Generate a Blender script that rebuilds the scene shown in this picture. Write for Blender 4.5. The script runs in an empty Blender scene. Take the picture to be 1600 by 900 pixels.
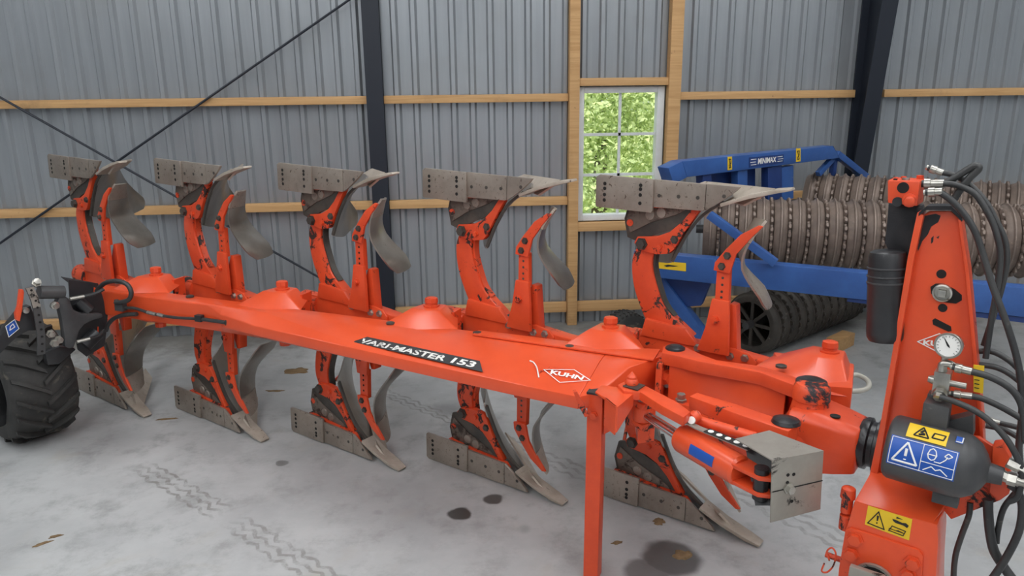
import bpy, bmesh, math, random
import numpy as np
from mathutils import Vector, Matrix
random.seed(7); rng = np.random.default_rng(7)
S = bpy.context.scene
COL = S.collection

# ------------------------------------------------------------------ camera
FPX, PITCH, ROLL, YAW, CH = 1184.295, .2671, -.0113, .08, 2.0
def V3(*a): return np.array(a, float)
_c, _s = math.cos(-YAW), math.sin(-YAW)
RZ = np.array([[_c, -_s, 0], [_s, _c, 0], [0, 0, 1]])
_f = V3(0, math.cos(PITCH), -math.sin(PITCH)); _r = V3(1, 0, 0); _u = np.cross(_r, _f)
CR = RZ @ (math.cos(ROLL)*_r + math.sin(ROLL)*_u)
CU = RZ @ (-math.sin(ROLL)*_r + math.cos(ROLL)*_u)
CF = RZ @ _f
CC = V3(0, 0, CH)
cam_data = bpy.data.cameras.new('camera'); cam = bpy.data.objects.new('camera', cam_data); COL.objects.link(cam)
m = Matrix.Identity(4)
for i in range(3):
    m[i][0] = CR[i]; m[i][1] = CU[i]; m[i][2] = -CF[i]; m[i][3] = CC[i]
cam.matrix_world = m
cam_data.sensor_width = 36; cam_data.lens = FPX/1600*36; cam_data.clip_start = .05; cam_data.clip_end = 200
S.camera = cam

# ------------------------------------------------------------------ light
world = bpy.data.worlds.new('world'); S.world = world; world.use_nodes = True
bg = world.node_tree.nodes['Background']; bg.inputs[0].default_value = (.86, .93, 1, 1); bg.inputs[1].default_value = 1.3
S.view_settings.view_transform = 'Standard'; S.view_settings.look = 'None'
S.view_settings.gamma = 1; S.view_settings.use_curve_mapping = False
S.view_settings.exposure = -0.28
SKYLIGHT = 7.4
sun_d = bpy.data.lights.new('sun', 'SUN'); sun_d.energy = 8.0; sun_d.angle = .05; sun_d.color = (1, .96, .88)
sun = bpy.data.objects.new('sun', sun_d); COL.objects.link(sun); sun.rotation_euler = (math.radians(38), 0, math.radians(-20))

# ------------------------------------------------------------------ pixel helpers
def ray(x, y): return CF + CR*(x-800)/FPX - CU*(y-450)/FPX
def hit(x, y, pl):
    p, n = pl; d = ray(x, y); return CC + d*(((p-CC) @ n)/(d @ n))
def PZ(z): return (V3(0, 0, z), V3(0, 0, 1))
WALL_Y = 6.1418*math.cos(YAW)
def PY(y): return (V3(0, y, 0), V3(0, 1, 0))
PWALL = PY(WALL_Y)
def P3(a, b, c): return (a, np.cross(b-a, c-a))
# plough frame: a along the beam to the headstock, b away from the camera, z up (leans a little)
PA = -.3987-YAW; STEP = .9141; LEAN = .055; ZC = .79
A = V3(math.cos(PA), math.sin(PA), 0); B = V3(-math.sin(PA), math.cos(PA), 0)
TIP0 = RZ @ V3(-2.3042, 4.3494, 0); UP = V3(0, 0, 1)
def M(a, b, z): return TIP0 + A*a + B*(b+LEAN*z) + UP*z
TH = math.radians(14.4); CT, SG = math.cos(TH), math.sin(TH)
FW = A*CT - B*SG; LT = A*SG + B*CT           # travel direction, sideways away from camera
ZL = UP + B*LEAN
def BD(k, x, y, z): return M(k*STEP - x*CT + y*SG, x*SG + y*CT, z)
def PB(k, y): return (BD(k, 0, y, 0), np.cross(FW, ZL))
def PXT(k, x): return (BD(k, x, 0, 0), np.cross(LT, ZL))
def unit(v): v = np.asarray(v, float); return v/np.linalg.norm(v)

# ------------------------------------------------------------------ geometry helpers -> (verts, faces)
def prism(poly, vec):
    n = len(poly); vec = np.asarray(vec, float)
    v = [np.asarray(p, float) for p in poly] + [np.asarray(p, float)+vec for p in poly]
    f = [list(range(n))[::-1], list(range(n, 2*n))] + [[i, (i+1) % n, n+(i+1) % n, n+i] for i in range(n)]
    return v, f
def obox(c, ex, ey, ez):
    c, ex, ey, ez = [np.asarray(q, float) for q in (c, ex, ey, ez)]
    return prism([c-ex-ey-ez, c+ex-ey-ez, c+ex+ey-ez, c-ex+ey-ez], 2*ez)
def abox(x0, x1, y0, y1, z0, z1):
    return prism([V3(x0, y0, z0), V3(x1, y0, z0), V3(x1, y1, z0), V3(x0, y1, z0)], V3(0, 0, z1-z0))
def frame(d, hint=None):
    d = unit(d); h = UP if hint is None else hint
    if abs(d @ unit(h)) > .95: h = V3(1, 0, 0)
    x = unit(np.cross(h, d)); return x, np.cross(d, x)
def lathe(o, d, prof, n=20):
    d = unit(d); x, y = frame(d); v = []; f = []
    for h, r in prof:
        for i in range(n):
            t = 2*math.pi*i/n; v.append(o+d*h+(x*math.cos(t)+y*math.sin(t))*max(r, 1e-4))
    m = len(prof)
    for j in range(m-1):
        for i in range(n): f.append([j*n+i, j*n+(i+1) % n, (j+1)*n+(i+1) % n, (j+1)*n+i])
    f.append(list(range(n))[::-1]); f.append([(m-1)*n+i for i in range(n)])
    return v, f
def cyl(p, q, r, n=16, r2=None):
    p, q = np.asarray(p, float), np.asarray(q, float); L = np.linalg.norm(q-p)
    return lathe(p, q-p, [(0, r), (L, r if r2 is None else r2)], n)
def hexbolt(p, d, r, h):
    return lathe(p, d, [(0, r*1.35), (h*.3, r*1.35), (h*.3, r), (h, r), (h*1.02, r*.7)], 6)
def smooth_path(pts, sub=6):
    P = [np.asarray(p, float) for p in pts]; P = [2*P[0]-P[1]]+P+[2*P[-1]-P[-2]]; out = []
    for i in range(1, len(P)-2):
        for j in range(sub):
            t = j/sub
            out.append(.5*((2*P[i])+(-P[i-1]+P[i+1])*t+(2*P[i-1]-5*P[i]+4*P[i+1]-P[i+2])*t*t+(-P[i-1]+3*P[i]-3*P[i+1]+P[i+2])*t**3))
    out.append(P[-2]); return out
def tube(pts, r, n=10, sub=6):
    P = smooth_path(pts, sub) if sub > 1 else [np.asarray(p, float) for p in pts]
    v = []; f = []; m = len(P); x = None
    for i, p in enumerate(P):
        d = unit(P[min(i+1, m-1)]-P[max(i-1, 0)])
        if x is None: x, y = frame(d)
        else: x = unit(x-d*(x @ d)); y = np.cross(d, x)
        for k in range(n):
            t = 2*math.pi*k/n; v.append(p+(x*math.cos(t)+y*math.sin(t))*r)
    for j in range(m-1):
        for i in range(n): f.append([j*n+i, j*n+(i+1) % n, (j+1)*n+(i+1) % n, (j+1)*n+i])
    f.append(list(range(n))[::-1]); f.append([(m-1)*n+i for i in range(n)])
    return v, f
def shell(G, th):
    """solid sheet from a grid of points G[i][j], thickness th along its normal"""
    G = np.asarray(G, float); I, J = G.shape[:2]
    du = np.gradient(G, axis=0); dv = np.gradient(G, axis=1); N = np.cross(du, dv)
    N /= np.linalg.norm(N, axis=2, keepdims=True)+1e-12
    v = [p for p in G.reshape(-1, 3)] + [p for p in (G+N*th).reshape(-1, 3)]; o = I*J; f = []
    ix = lambda i, j: i*J+j
    for i in range(I-1):
        for j in range(J-1):
            q = [ix(i, j), ix(i+1, j), ix(i+1, j+1), ix(i, j+1)]; f.append(q); f.append([o+k for k in q[::-1]])
    bd = [ix(i, 0) for i in range(I)]+[ix(I-1, j) for j in range(1, J)]+[ix(i, J-1) for i in range(I-2, -1, -1)]+[ix(0, j) for j in range(J-2, 0, -1)]
    for a, b in zip(bd, bd[1:]+bd[:1]): f.append([a, b, o+b, o+a])
    return v, f
def loft(secs):
    """closed rings joined"""
    n = len(secs[0]); v = [p for s in secs for p in s]; f = []
    for j in range(len(secs)-1):
        for i in range(n): f.append([j*n+i, j*n+(i+1) % n, (j+1)*n+(i+1) % n, (j+1)*n+i])
    f.append(list(range(n))[::-1]); f.append([(len(secs)-1)*n+i for i in range(n)])
    return v, f
def join(*gs):
    v = []; f = []
    for g in gs:
        o = len(v); v += list(g[0]); f += [[i+o for i in q] for q in g[1]]
    return v, f

ROOT = {}
def mk(name, g, mat, parent=None, bevel=0, label=None, cat=None, group=None, kind=None, ang=38, origin=None):
    v, f = g
    if parent is not None: o = ROOT[parent.name]
    else:
        a = np.array(v); o = np.array(origin, float) if origin is not None else V3(*(a[:, :2].min(0)+a[:, :2].max(0))/2, a[:, 2].min())
    bm = bmesh.new(); vs = [bm.verts.new(tuple(np.asarray(p)-o)) for p in v]
    for q in f:
        try: bm.faces.new([vs[i] for i in q])
        except ValueError: pass
    bmesh.ops.recalc_face_normals(bm, faces=bm.faces)
    if bevel:
        ed = [e for e in bm.edges if len(e.link_faces) == 2 and e.calc_face_angle(0) > .5]
        bmesh.ops.bevel(bm, geom=ed, offset=bevel, segments=2, profile=.6, affect='EDGES', clamp_overlap=True)
    for e in bm.edges: e.smooth = len(e.link_faces) == 2 and e.calc_face_angle(3) < math.radians(ang)
    for q in bm.faces: q.smooth = True
    me = bpy.data.meshes.new(name); bm.to_mesh(me); bm.free()
    me.materials.append(mat)
    ob = bpy.data.objects.new(name, me); COL.objects.link(ob)
    if parent is not None: ob.parent = parent
    else: ob.location = tuple(o)
    ROOT[ob.name] = o
    if label: ob['label'] = label
    if cat: ob['category'] = cat
    if group: ob['group'] = group
    if kind: ob['kind'] = kind
    return ob
def empty(name, loc, label=None, cat=None, group=None, kind=None, parent=None):
    ob = bpy.data.objects.new(name, None); COL.objects.link(ob); ob.empty_display_size = .1
    loc = np.asarray(loc, float)
    if parent is not None: ob.parent = parent; ob.location = tuple(loc-ROOT[parent.name])
    else: ob.location = tuple(loc)
    ROOT[ob.name] = loc
    if label: ob['label'] = label
    if cat: ob['category'] = cat
    if group: ob['group'] = group
    if kind: ob['kind'] = kind
    return ob

# ------------------------------------------------------------------ materials
def nt(name):
    mt = bpy.data.materials.new(name); mt.use_nodes = True; t = mt.node_tree
    return mt, t, t.nodes['Principled BSDF']
def nd(t, ty, **kw):
    n = t.nodes.new(ty)
    for k, v in kw.items():
        if k.startswith('i_'):
            key = k[2:]; n.inputs[int(key) if key.isdigit() else key].default_value = v
        else: setattr(n, k, v)
    return n
def coords(t): return nd(t, 'ShaderNodeNewGeometry').outputs['Position']
def noise(t, co, scale, detail=5, rough=.6, dist=0):
    n = nd(t, 'ShaderNodeTexNoise'); n.inputs['Scale'].default_value = scale; n.inputs['Detail'].default_value = detail
    n.inputs['Roughness'].default_value = rough; n.inputs['Distortion'].default_value = dist
    t.links.new(co, n.inputs['Vector']); return n.outputs['Fac']
def ramp(t, fac, p0, p1):
    n = nd(t, 'ShaderNodeMapRange'); n.inputs['From Min'].default_value = p0; n.inputs['From Max'].default_value = p1
    n.interpolation_type = 'SMOOTHSTEP'; t.links.new(fac, n.inputs['Value']); return n.outputs['Result']
def mix(t, fac, a, b, mode='MIX'):
    n = nd(t, 'ShaderNodeMix', data_type='RGBA', blend_type=mode)
    for sock, v in ((n.inputs['Factor'], fac), (n.inputs[6], a), (n.inputs[7], b)):
        if isinstance(v, (tuple, list)): sock.default_value = (*v[:3], 1)
        elif isinstance(v, (int, float)): sock.default_value = v
        else: t.links.new(v, sock)
    return n.outputs[2]
def mth(t, op, a, b=None, c=None):
    n = nd(t, 'ShaderNodeMath', operation=op)
    for i, v in enumerate((a, b, c)):
        if v is None: continue
        if isinstance(v, (int, float)): n.inputs[i].default_value = v
        else: t.links.new(v, n.inputs[i])
    return n.outputs[0]
def bump(t, bs, h, strength, dist=.01):
    b = nd(t, 'ShaderNodeBump'); b.inputs['Strength'].default_value = strength; b.inputs['Distance'].default_value = dist
    t.links.new(h, b.inputs['Height']); t.links.new(b.outputs[0], bs.inputs['Normal'])
def plain(name, col, rough=.5, metal=0, spec=.5):
    mt, t, b = nt(name); b.inputs['Base Color'].default_value = (*col, 1)
    b.inputs['Roughness'].default_value = rough; b.inputs['Metallic'].default_value = metal
    b.inputs['Specular IOR Level'].default_value = spec
    return mt
def worn(name, c1, c2, c3=None, scale=6, rough=(.35, .6), metal=0, patch=(.62, .7), pscale=14, bmp=.1, coat=0):
    """base colour mottled c1..c2, patches of c3 (chips, grease, rust)"""
    mt, t, b = nt(name); co = coords(t)
    n1 = noise(t, co, scale, 6, .65); col = mix(t, ramp(t, n1, .3, .7), c1, c2)
    if c3 is not None:
        n2 = noise(t, co, pscale, 8, .7, .6); k = ramp(t, n2, *patch); col = mix(t, k, col, c3)
        r = mix(t, k, (rough[0],)*3, (rough[1],)*3); t.links.new(r, b.inputs['Roughness'])
    else:
        r = mix(t, n1, (rough[0],)*3, (rough[1],)*3); t.links.new(r, b.inputs['Roughness'])
    t.links.new(col, b.inputs['Base Color']); b.inputs['Metallic'].default_value = metal
    b.inputs['Coat Weight'].default_value = coat; b.inputs['Coat Roughness'].default_value = .22
    if bmp: bump(t, b, noise(t, co, 60, 4), bmp, .003)
    return mt
MAT = {}
RED1, RED2 = (.76, .085, .024), (.64, .062, .017)
MAT['red'] = worn('red_paint', RED1, RED2, (.05, .018, .014), 4, (.38, .6), 0, (.63, .66), 9, .05)
MAT['red_clean'] = worn('red_paint_clean', (.78, .092, .027), (.70, .075, .02), (.30, .035, .015), 3, (.33, .5), 0, (.72, .78), 10, bmp=.03, coat=.3)
MAT['red_chip'] = worn('red_paint_chipped', RED1, RED2, (.025, .016, .014), 5, (.42, .7), 0, (.53, .59), 13, .12)
MAT['red_greasy'] = worn('red_paint_greasy', RED1, RED2, (.016, .014, .016), 5, (.38, .45), 0, (.53, .60), 8, .15)
MAT['grease'] = worn('black_grease', (.012, .012, .014), (.03, .028, .03), (.18, .03, .02), 9, (.3, .5), 0, (.66, .72), 12, .5)
MAT['steel'] = worn('worn_steel', (.38, .325, .275), (.265, .22, .185), (.09, .06, .042), 5, (.40, .7), .45, (.58, .68), 55, .15)
MAT['steel_frog'] = worn('muddy_steel', (.20, .165, .135), (.13, .105, .085), (.05, .035, .028), 8, (.5, .7), .2, (.5, .62), 14, .2)
MAT['red_worn'] = worn('red_paint_worn', RED1, RED2, (.03, .016, .014), 5, (.40, .6), 0, (.565, .60), 11, .1)
MAT['steel_smooth'] = worn('polished_steel', (.34, .31, .275), (.23, .205, .18), (.12, .09, .07), 3, (.30, .5), .7, (.62, .75), 5, .05)
MAT['steel_dark'] = worn('dark_steel', (.06, .055, .05), (.11, .095, .08), (.16, .14, .12), 7, (.4, .6), .4, (.6, .7), 12, .1)
MAT['share_pale'] = worn('dusty_share', (.50, .43, .36), (.36, .30, .24), (.16, .12, .09), 6, (.45, .7), .3, (.6, .7), 25, .15)
MAT['guard'] = worn('galvanised_guard', (.42, .39, .34), (.33, .30, .26), (.04, .035, .032), 4, (.4, .6), .5, (.55, .63), 8, .08)
MAT['black'] = worn('black_paint', (.018, .018, .02), (.035, .034, .036), (.09, .085, .08), 6, (.38, .6), 0, (.66, .76), 10, .1)
MAT['black_metal'] = worn('dark_cast', (.045, .045, .048), (.075, .073, .073), (.15, .14, .13), 6, (.42, .6), .1, (.64, .74), 12, .15)
MAT['rubber'] = worn('tyre_rubber', (.024, .023, .022), (.045, .042, .039), (.13, .115, .09), 6, (.7, .9), 0, (.56, .70), 10, .3)
MAT['hose'] = worn('hose_rubber', (.022, .022, .023), (.045, .044, .043), (.12, .11, .095), 6, (.45, .7), 0, (.58, .72), 9, .1)
MAT['hose_pale'] = plain('pale_hose', (.38, .36, .31), .6)
MAT['chrome'] = plain('chrome', (.75, .75, .76), .16, 1)
MAT['zinc'] = worn('zinc_fitting', (.55, .53, .48), (.4, .38, .34), (.15, .13, .1), 20, (.3, .5), .9, (.6, .7), 30, .1)
MAT['hole'] = plain('hole_shadow', (.012, .01, .009), .9)
MAT['blue'] = worn('blue_paint', (.035, .11, .34), (.026, .08, .26), (.22, .24, .26), 5, (.36, .6), 0, (.66, .73), 9, .06)
MAT['blue_dark'] = worn('blue_plate', (.015, .05, .2), (.012, .035, .15), None, 5, (.4, .5), 0, bmp=.04)
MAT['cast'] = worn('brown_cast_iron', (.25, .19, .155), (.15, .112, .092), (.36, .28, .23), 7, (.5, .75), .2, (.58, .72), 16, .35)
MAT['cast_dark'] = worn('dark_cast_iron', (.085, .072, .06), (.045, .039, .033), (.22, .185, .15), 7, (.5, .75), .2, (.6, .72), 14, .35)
MAT['wood'] = None
MAT['white'] = plain('white_print', (.82, .80, .76), .5)
MAT['white_worn'] = worn('worn_white_print', (.80, .78, .74), (.72, .70, .66), (.04, .04, .042), 8, (.5, .5), 0, (.56, .6), 42, 0)
MAT['decal_dark'] = worn('charcoal_decal', (.028, .028, .03), (.045, .045, .048), None, 6, (.4, .5), 0, bmp=0)
MAT['yellow'] = plain('yellow_sticker', (.80, .52, .02), .45)
MAT['sticker_blue'] = plain('blue_sticker', (.012, .08, .38), .4)
MAT['ink'] = plain('black_ink', (.015, .015, .015), .6)
MAT['dirt'] = worn('dry_mud', (.23, .15, .075), (.14, .09, .045), None, 20, (.9, 1), 0, bmp=.6)
MAT['window'] = worn('white_window_paint', (.70, .72, .72), (.60, .61, .60), (.25, .22, .18), 5, (.45, .7), 0, (.68, .76), 18, .05)
MAT['column'] = plain('dark_steel_column', (.012, .016, .026), .5)
MAT['leaf'] = None

def mat_wood():
    mt, t, b = nt('pine_timber'); co = coords(t)
    mp = nd(t, 'ShaderNodeMapping'); mp.inputs['Scale'].default_value = (1.2, 30, 30); t.links.new(co, mp.inputs['Vector'])
    g = noise(t, mp.outputs[0], 1.5, 5, .6, .8); col = mix(t, ramp(t, g, .3, .75), (.62, .37, .165), (.50, .28, .11))
    kn = noise(t, co, 22, 4, .6); col = mix(t, ramp(t, kn, .70, .76), col, (.10, .05, .02))
    d = noise(t, co, 2.5, 6, .7); col = mix(t, ramp(t, d, .55, .85), col, (.34, .2, .09))
    t.links.new(col, b.inputs['Base Color']); b.inputs['Roughness'].default_value = .65
    bump(t, b, g, .15, .003); return mt
MAT['wood'] = mat_wood()
def mat_sheet():
    mt, t, b = nt('corrugated_sheet'); co = coords(t)
    mp = nd(t, 'ShaderNodeMapping'); mp.inputs['Scale'].default_value = (14, 1, .8); t.links.new(co, mp.inputs['Vector'])
    g = noise(t, mp.outputs[0], 1, 6, .65); n2 = noise(t, co, 1.3, 4)
    col = mix(t, ramp(t, g, .25, .75), (.33, .35, .37), (.39, .41, .43)); col = mix(t, ramp(t, n2, .45, .8), col, (.33, .34, .345))
    t.links.new(col, b.inputs['Base Color']); b.inputs['Metallic'].default_value = .5
    b.inputs['Roughness'].default_value = .3; return mt
MAT['sheet'] = mat_sheet()

# floor: concrete with oil spots, wheel shade painted as soft spots, and tyre marks (world positions taken from where they lie)
OIL_AND_SHADE = [((718, 803), .055, 1), ((770, 779), .05, .9), ((440, 723), .035, .6), ((1048, 872), .13, .85), ((1010, 893), .10, .7),
       ((200, 706), .05, .35), ((740, 655), .12, .55), ((700, 640), .10, .5), ((170, 700), .22, .28), ((820, 826), .03, .3), ((590, 800), .03, .3),  # the soft spots by the wheel paint its shadow into the floor colour
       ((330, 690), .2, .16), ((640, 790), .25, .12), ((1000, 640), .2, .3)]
TRK = [((238, 728), (345, 790), .075, .75), ((385, 815), (530, 905), .075, .6), ((605, 610), (720, 655), .06, .7),
       ((720, 655), (915, 735), .08, .55), ((1150, 760), (1330, 845), .09, .5)]
def mat_floor():
    mt, t, b = nt('concrete'); co = coords(t)
    n1 = noise(t, co, .9, 8, .62); n2 = noise(t, co, 5, 8, .7); n3 = noise(t, co, 45, 4, .6)
    col = mix(t, ramp(t, n1, .3, .72), (.33, .335, .335), (.50, .505, .50))
    col = mix(t, ramp(t, n2, .45, .75), col, (.29, .29, .285))
    n4 = noise(t, co, 2.1, 5, .6, 1); col = mix(t, mth(t, 'MULTIPLY', ramp(t, n4, .56, .78), .4), col, (.40, .36, .29))
    n5 = noise(t, co, 17, 6, .7, .4); col = mix(t, mth(t, 'MULTIPLY', ramp(t, n5, .70, .76), .6), col, (.12, .11, .10))
    n6 = noise(t, co, 3.3, 7, .7, .3); col = mix(t, mth(t, 'MULTIPLY', ramp(t, n6, .66, .8), .5), col, (.62, .63, .63))
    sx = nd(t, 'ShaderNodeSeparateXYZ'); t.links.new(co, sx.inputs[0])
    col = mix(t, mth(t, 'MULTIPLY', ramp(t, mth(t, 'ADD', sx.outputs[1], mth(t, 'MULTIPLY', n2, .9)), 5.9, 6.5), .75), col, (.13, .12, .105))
    wob = nd(t, 'ShaderNodeTexNoise'); wob.inputs['Scale'].default_value = 9; wob.inputs['Detail'].default_value = 4; t.links.new(co, wob.inputs['Vector'])
    off = nd(t, 'ShaderNodeVectorMath', operation='MULTIPLY_ADD'); t.links.new(wob.outputs['Color'], off.inputs[0])
    off.inputs[1].default_value = (.05, .05, 0); t.links.new(co, off.inputs[2]); cw = off.outputs[0]
    tot = None
    for (px, r, s) in OIL_AND_SHADE:
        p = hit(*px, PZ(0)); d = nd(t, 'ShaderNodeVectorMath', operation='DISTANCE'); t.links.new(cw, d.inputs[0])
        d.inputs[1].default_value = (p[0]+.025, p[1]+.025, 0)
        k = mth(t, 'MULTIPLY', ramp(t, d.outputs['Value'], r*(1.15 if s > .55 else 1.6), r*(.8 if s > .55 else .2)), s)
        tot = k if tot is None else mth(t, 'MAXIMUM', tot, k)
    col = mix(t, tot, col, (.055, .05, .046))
    for (p0, p1, w, s) in TRK:
        P, Q = hit(*p0, PZ(0)), hit(*p1, PZ(0)); L = np.linalg.norm(Q-P); d = unit(Q-P); n = V3(-d[1], d[0], 0)
        def dot(vec, off):
            v = nd(t, 'ShaderNodeVectorMath', operation='DOT_PRODUCT'); t.links.new(cw, v.inputs[0]); v.inputs[1].default_value = tuple(vec)
            return mth(t, 'SUBTRACT', v.outputs['Value'], off)
        u = dot(d, P @ d); v = dot(n, P @ n)
        zig = mth(t, 'MULTIPLY', mth(t, 'PINGPONG', u, .05), .5)
        vv = mth(t, 'ADD', v, zig)
        stripe = ramp(t, mth(t, 'SINE', mth(t, 'MULTIPLY', vv, 2*math.pi*3/(2*w))), -.2, .7)
        kk = mth(t, 'MULTIPLY', ramp(t, mth(t, 'ABSOLUTE', v), w, w*.8), mth(t, 'MULTIPLY', ramp(t, u, -.1, .08), ramp(t, u, L+.12, L-.05)))
        kk = mth(t, 'MULTIPLY', mth(t, 'MULTIPLY', kk, stripe), mth(t, 'MULTIPLY', ramp(t, n5, .3, .6), s))
        col = mix(t, kk, col, (.17, .16, .145))
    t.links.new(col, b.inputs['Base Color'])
    t.links.new(mix(t, tot, mix(t, n2, (.42,)*3, (.62,)*3), (.3,)*3), b.inputs['Roughness'])
    bump(t, b, n3, .08, .004); return mt
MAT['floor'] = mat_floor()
def mat_glass():
    mt, t, b = nt('window_glass'); b.inputs['Base Color'].default_value = (1, 1, 1, 1); b.inputs['Roughness'].default_value = .0
    tr = nd(t, 'ShaderNodeBsdfTransparent'); tr.inputs[0].default_value = (.95, .97, .96, 1)
    gl = nd(t, 'ShaderNodeBsdfGlossy'); gl.inputs['Roughness'].default_value = .05
    mx = nd(t, 'ShaderNodeMixShader'); mx.inputs[0].default_value = .05
    t.links.new(tr.outputs[0], mx.inputs[1]); t.links.new(gl.outputs[0], mx.inputs[2])
    t.links.new(mx.outputs[0], t.nodes['Material Output'].inputs[0]); return mt
MAT['glass'] = mat_glass()
def mat_emit(name, col, s):
    mt, t, b = nt(name); e = nd(t, 'ShaderNodeEmission'); e.inputs[0].default_value = (*col, 1); e.inputs[1].default_value = s
    t.links.new(e.outputs[0], t.nodes['Material Output'].inputs[0]); return mt
MAT['skylight'] = mat_emit('translucent_roof_light', (.95, .98, 1), SKYLIGHT)
def mat_leaf(name, c1, c2):
    mt, t, b = nt(name); co = coords(t); c = mix(t, ramp(t, noise(t, co, 1.2, 3), .35, .65), c1, c2)
    c = mix(t, ramp(t, noise(t, co, 9, 3), .3, .7), c, (.74, .80, .42))
    t.links.new(c, b.inputs['Base Color']); b.inputs['Roughness'].default_value = .6
    d = nd(t, 'ShaderNodeBsdfTranslucent'); t.links.new(c, d.inputs[0]); mx = nd(t, 'ShaderNodeMixShader'); mx.inputs[0].default_value = .45
    t.links.new(b.outputs[0], mx.inputs[1]); t.links.new(d.outputs[0], mx.inputs[2]); t.links.new(mx.outputs[0], t.nodes['Material Output'].inputs[0])
    return mt
MAT['leaf'] = mat_leaf('tree_leaves', (.52, .64, .32), (.64, .74, .44))
MAT['grass'] = mat_leaf('meadow', (.30, .42, .12), (.36, .5, .18))
MAT['bark'] = plain('bark', (.16, .12, .09), .9)
MAT['roof'] = plain('roof_underside', (.22, .22, .22), .6)

# ------------------------------------------------------------------ text
_txt = {}
def text_geom(s, shear=0., bold=.02):
    key = (s, shear, bold)
    if key in _txt: return _txt[key]
    cu = bpy.data.curves.new('t', 'FONT'); cu.body = s; cu.shear = shear; cu.offset = bold; cu.resolution_u = 3
    ob = bpy.data.objects.new('t', cu); COL.objects.link(ob)
    me = bpy.data.meshes.new_from_object(ob.evaluated_get(bpy.context.evaluated_depsgraph_get()))
    v = np.array([q.co[:] for q in me.vertices]); f = [list(p.vertices) for p in me.polygons]
    bpy.data.objects.remove(ob); bpy.data.curves.remove(cu); bpy.data.meshes.remove(me)
    v = v[:, :2]-v[:, :2].min(0); v = v/v.max(0)
    _txt[key] = (v, f); return v, f
def bil(q, u, v):
    """quad corners TL TR BR BL, u right, v up"""
    return q[3]*(1-u)*(1-v)+q[2]*u*(1-v)+q[1]*u*v+q[0]*(1-u)*v
def toward(q):
    n = unit(np.cross(q[1]-q[0], q[3]-q[0])); return n if n @ (CC-q[0]) > 0 else -n
def flat(q, poly, lift=.001, th=.0012):
    """polygon in unit coords of a quad -> thin plate"""
    n = toward(q); pts = [bil(q, u, v)+n*lift for u, v in poly]; return prism(pts, n*th)
def lettering(q, s, u0, u1, v0, v1, shear=0., bold=.02, lift=.002):
    v, f = text_geom(s, shear, bold); n = toward(q)
    return [bil(q, u0+(u1-u0)*p[0], v0+(v1-v0)*p[1])+n*lift for p in v], f
def outline(q, poly, w, lift=.002):
    """frame lines along a closed polygon in unit coords"""
    gs = []; n = toward(q); P = [bil(q, u, v)+n*lift for u, v in poly]
    for a, b in zip(P, P[1:]+P[:1]):
        d = unit(b-a); s = np.cross(n, d)*w/2; gs.append(prism([a-s-d*w/2, b-s+d*w/2, b+s+d*w/2, a+s-d*w/2], n*.0008))
    return join(*gs)
SQ = [(0, 0), (1, 0), (1, 1), (0, 1)]

# ================================================================== SETTING
X0, X1, Y0, ZR = -6.0, 7.0, -5.0, 4.4
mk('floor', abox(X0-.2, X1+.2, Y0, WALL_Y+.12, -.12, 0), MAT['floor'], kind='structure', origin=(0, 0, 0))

# back wall: separate corrugated sheets
WX0, WX1, WZ0, WZ1 = 1.03, 1.735, .88, 1.945       # window opening
PITCH_R = .1465; RIB = [(0, .022), (.086, .022), (.099, 0), (.128, 0), (.1465, .022)]
wb = empty('wall_back', (0, WALL_Y, 0), kind='structure')
ROOT[wb.name] = V3(0, WALL_Y, 0)
def sheet(x0, n, z0, z1, xa=None, xb=None):
    pts = []
    for i in range(n):
        for (dx, dy) in RIB[:-1]: pts.append((x0+i*PITCH_R+dx, dy))
    pts.append((x0+n*PITCH_R, .022))
    if xa is not None: pts = [(min(max(x, xa), xb), d) for x, d in pts]
    G = [[V3(x, WALL_Y+d, z) for z in (z0, z1)] for x, d in pts]
    G = [g for i, g in enumerate(G) if i == 0 or abs(g[0][0]-G[i-1][0][0]) > 1e-6]
    v = [p for g in G for p in g]; f = [[2*i, 2*i+2, 2*i+3, 2*i+1] for i in range(len(G)-1)]
    mk('wall_sheet', (v, f), MAT['sheet'], wb, ang=20)
x = -3.0222-PITCH_R*21+.03; NS = 6
while x < X1:
    xe = x+NS*PITCH_R
    if xe < WX0 or x > WX1: sheet(x, NS, .0, ZR)
    else:
        sheet(x, NS, .0, WZ0); sheet(x, NS, WZ1, ZR)
        if x < WX0: sheet(x, NS, WZ0, WZ1, x, WX0)
        if xe > WX1: sheet(x, NS, WZ0, WZ1, WX1, xe)
    x = xe
for nm, g in (('wall_left', abox(X0-.1, X0, Y0, WALL_Y+.05, 0, ZR)), ('wall_right', abox(X1, X1+.1, Y0, WALL_Y+.05, 0, ZR)),
              ('wall_front', join(abox(X0, -1.0, Y0-.1, Y0, 0, ZR), abox(2.0, X1, Y0-.1, Y0, 0, ZR), abox(-1.0, 2.0, Y0-.1, Y0, 2.8, ZR)))):
    mk(nm, g, MAT['sheet'], kind='structure')
# roof with translucent strips
strips = [(-4.6, -3.6), (-1.6, -.6), (1.4, 2.4), (4.4, 5.4)]
xs = [X0-.1]+[q for s in strips for q in s]+[X1+.1]
mk('ceiling', join(*[abox(xs[i], xs[i+1], Y0-.1, WALL_Y+.06, ZR, ZR+.08) for i in range(0, len(xs), 2)],
                   *[abox(a, b, y0, y1, ZR, ZR+.08) for a, b in strips for y0, y1 in ((Y0-.1, Y0+.6), (5.0, WALL_Y+.06))]), MAT['roof'], kind='structure')
for i, (a, b) in enumerate(strips):
    mk('window_%d' % (i+2), abox(a, b, Y0+.6, 5.0, ZR+.03, ZR+.05), MAT['skylight'], kind='structure')
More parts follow.
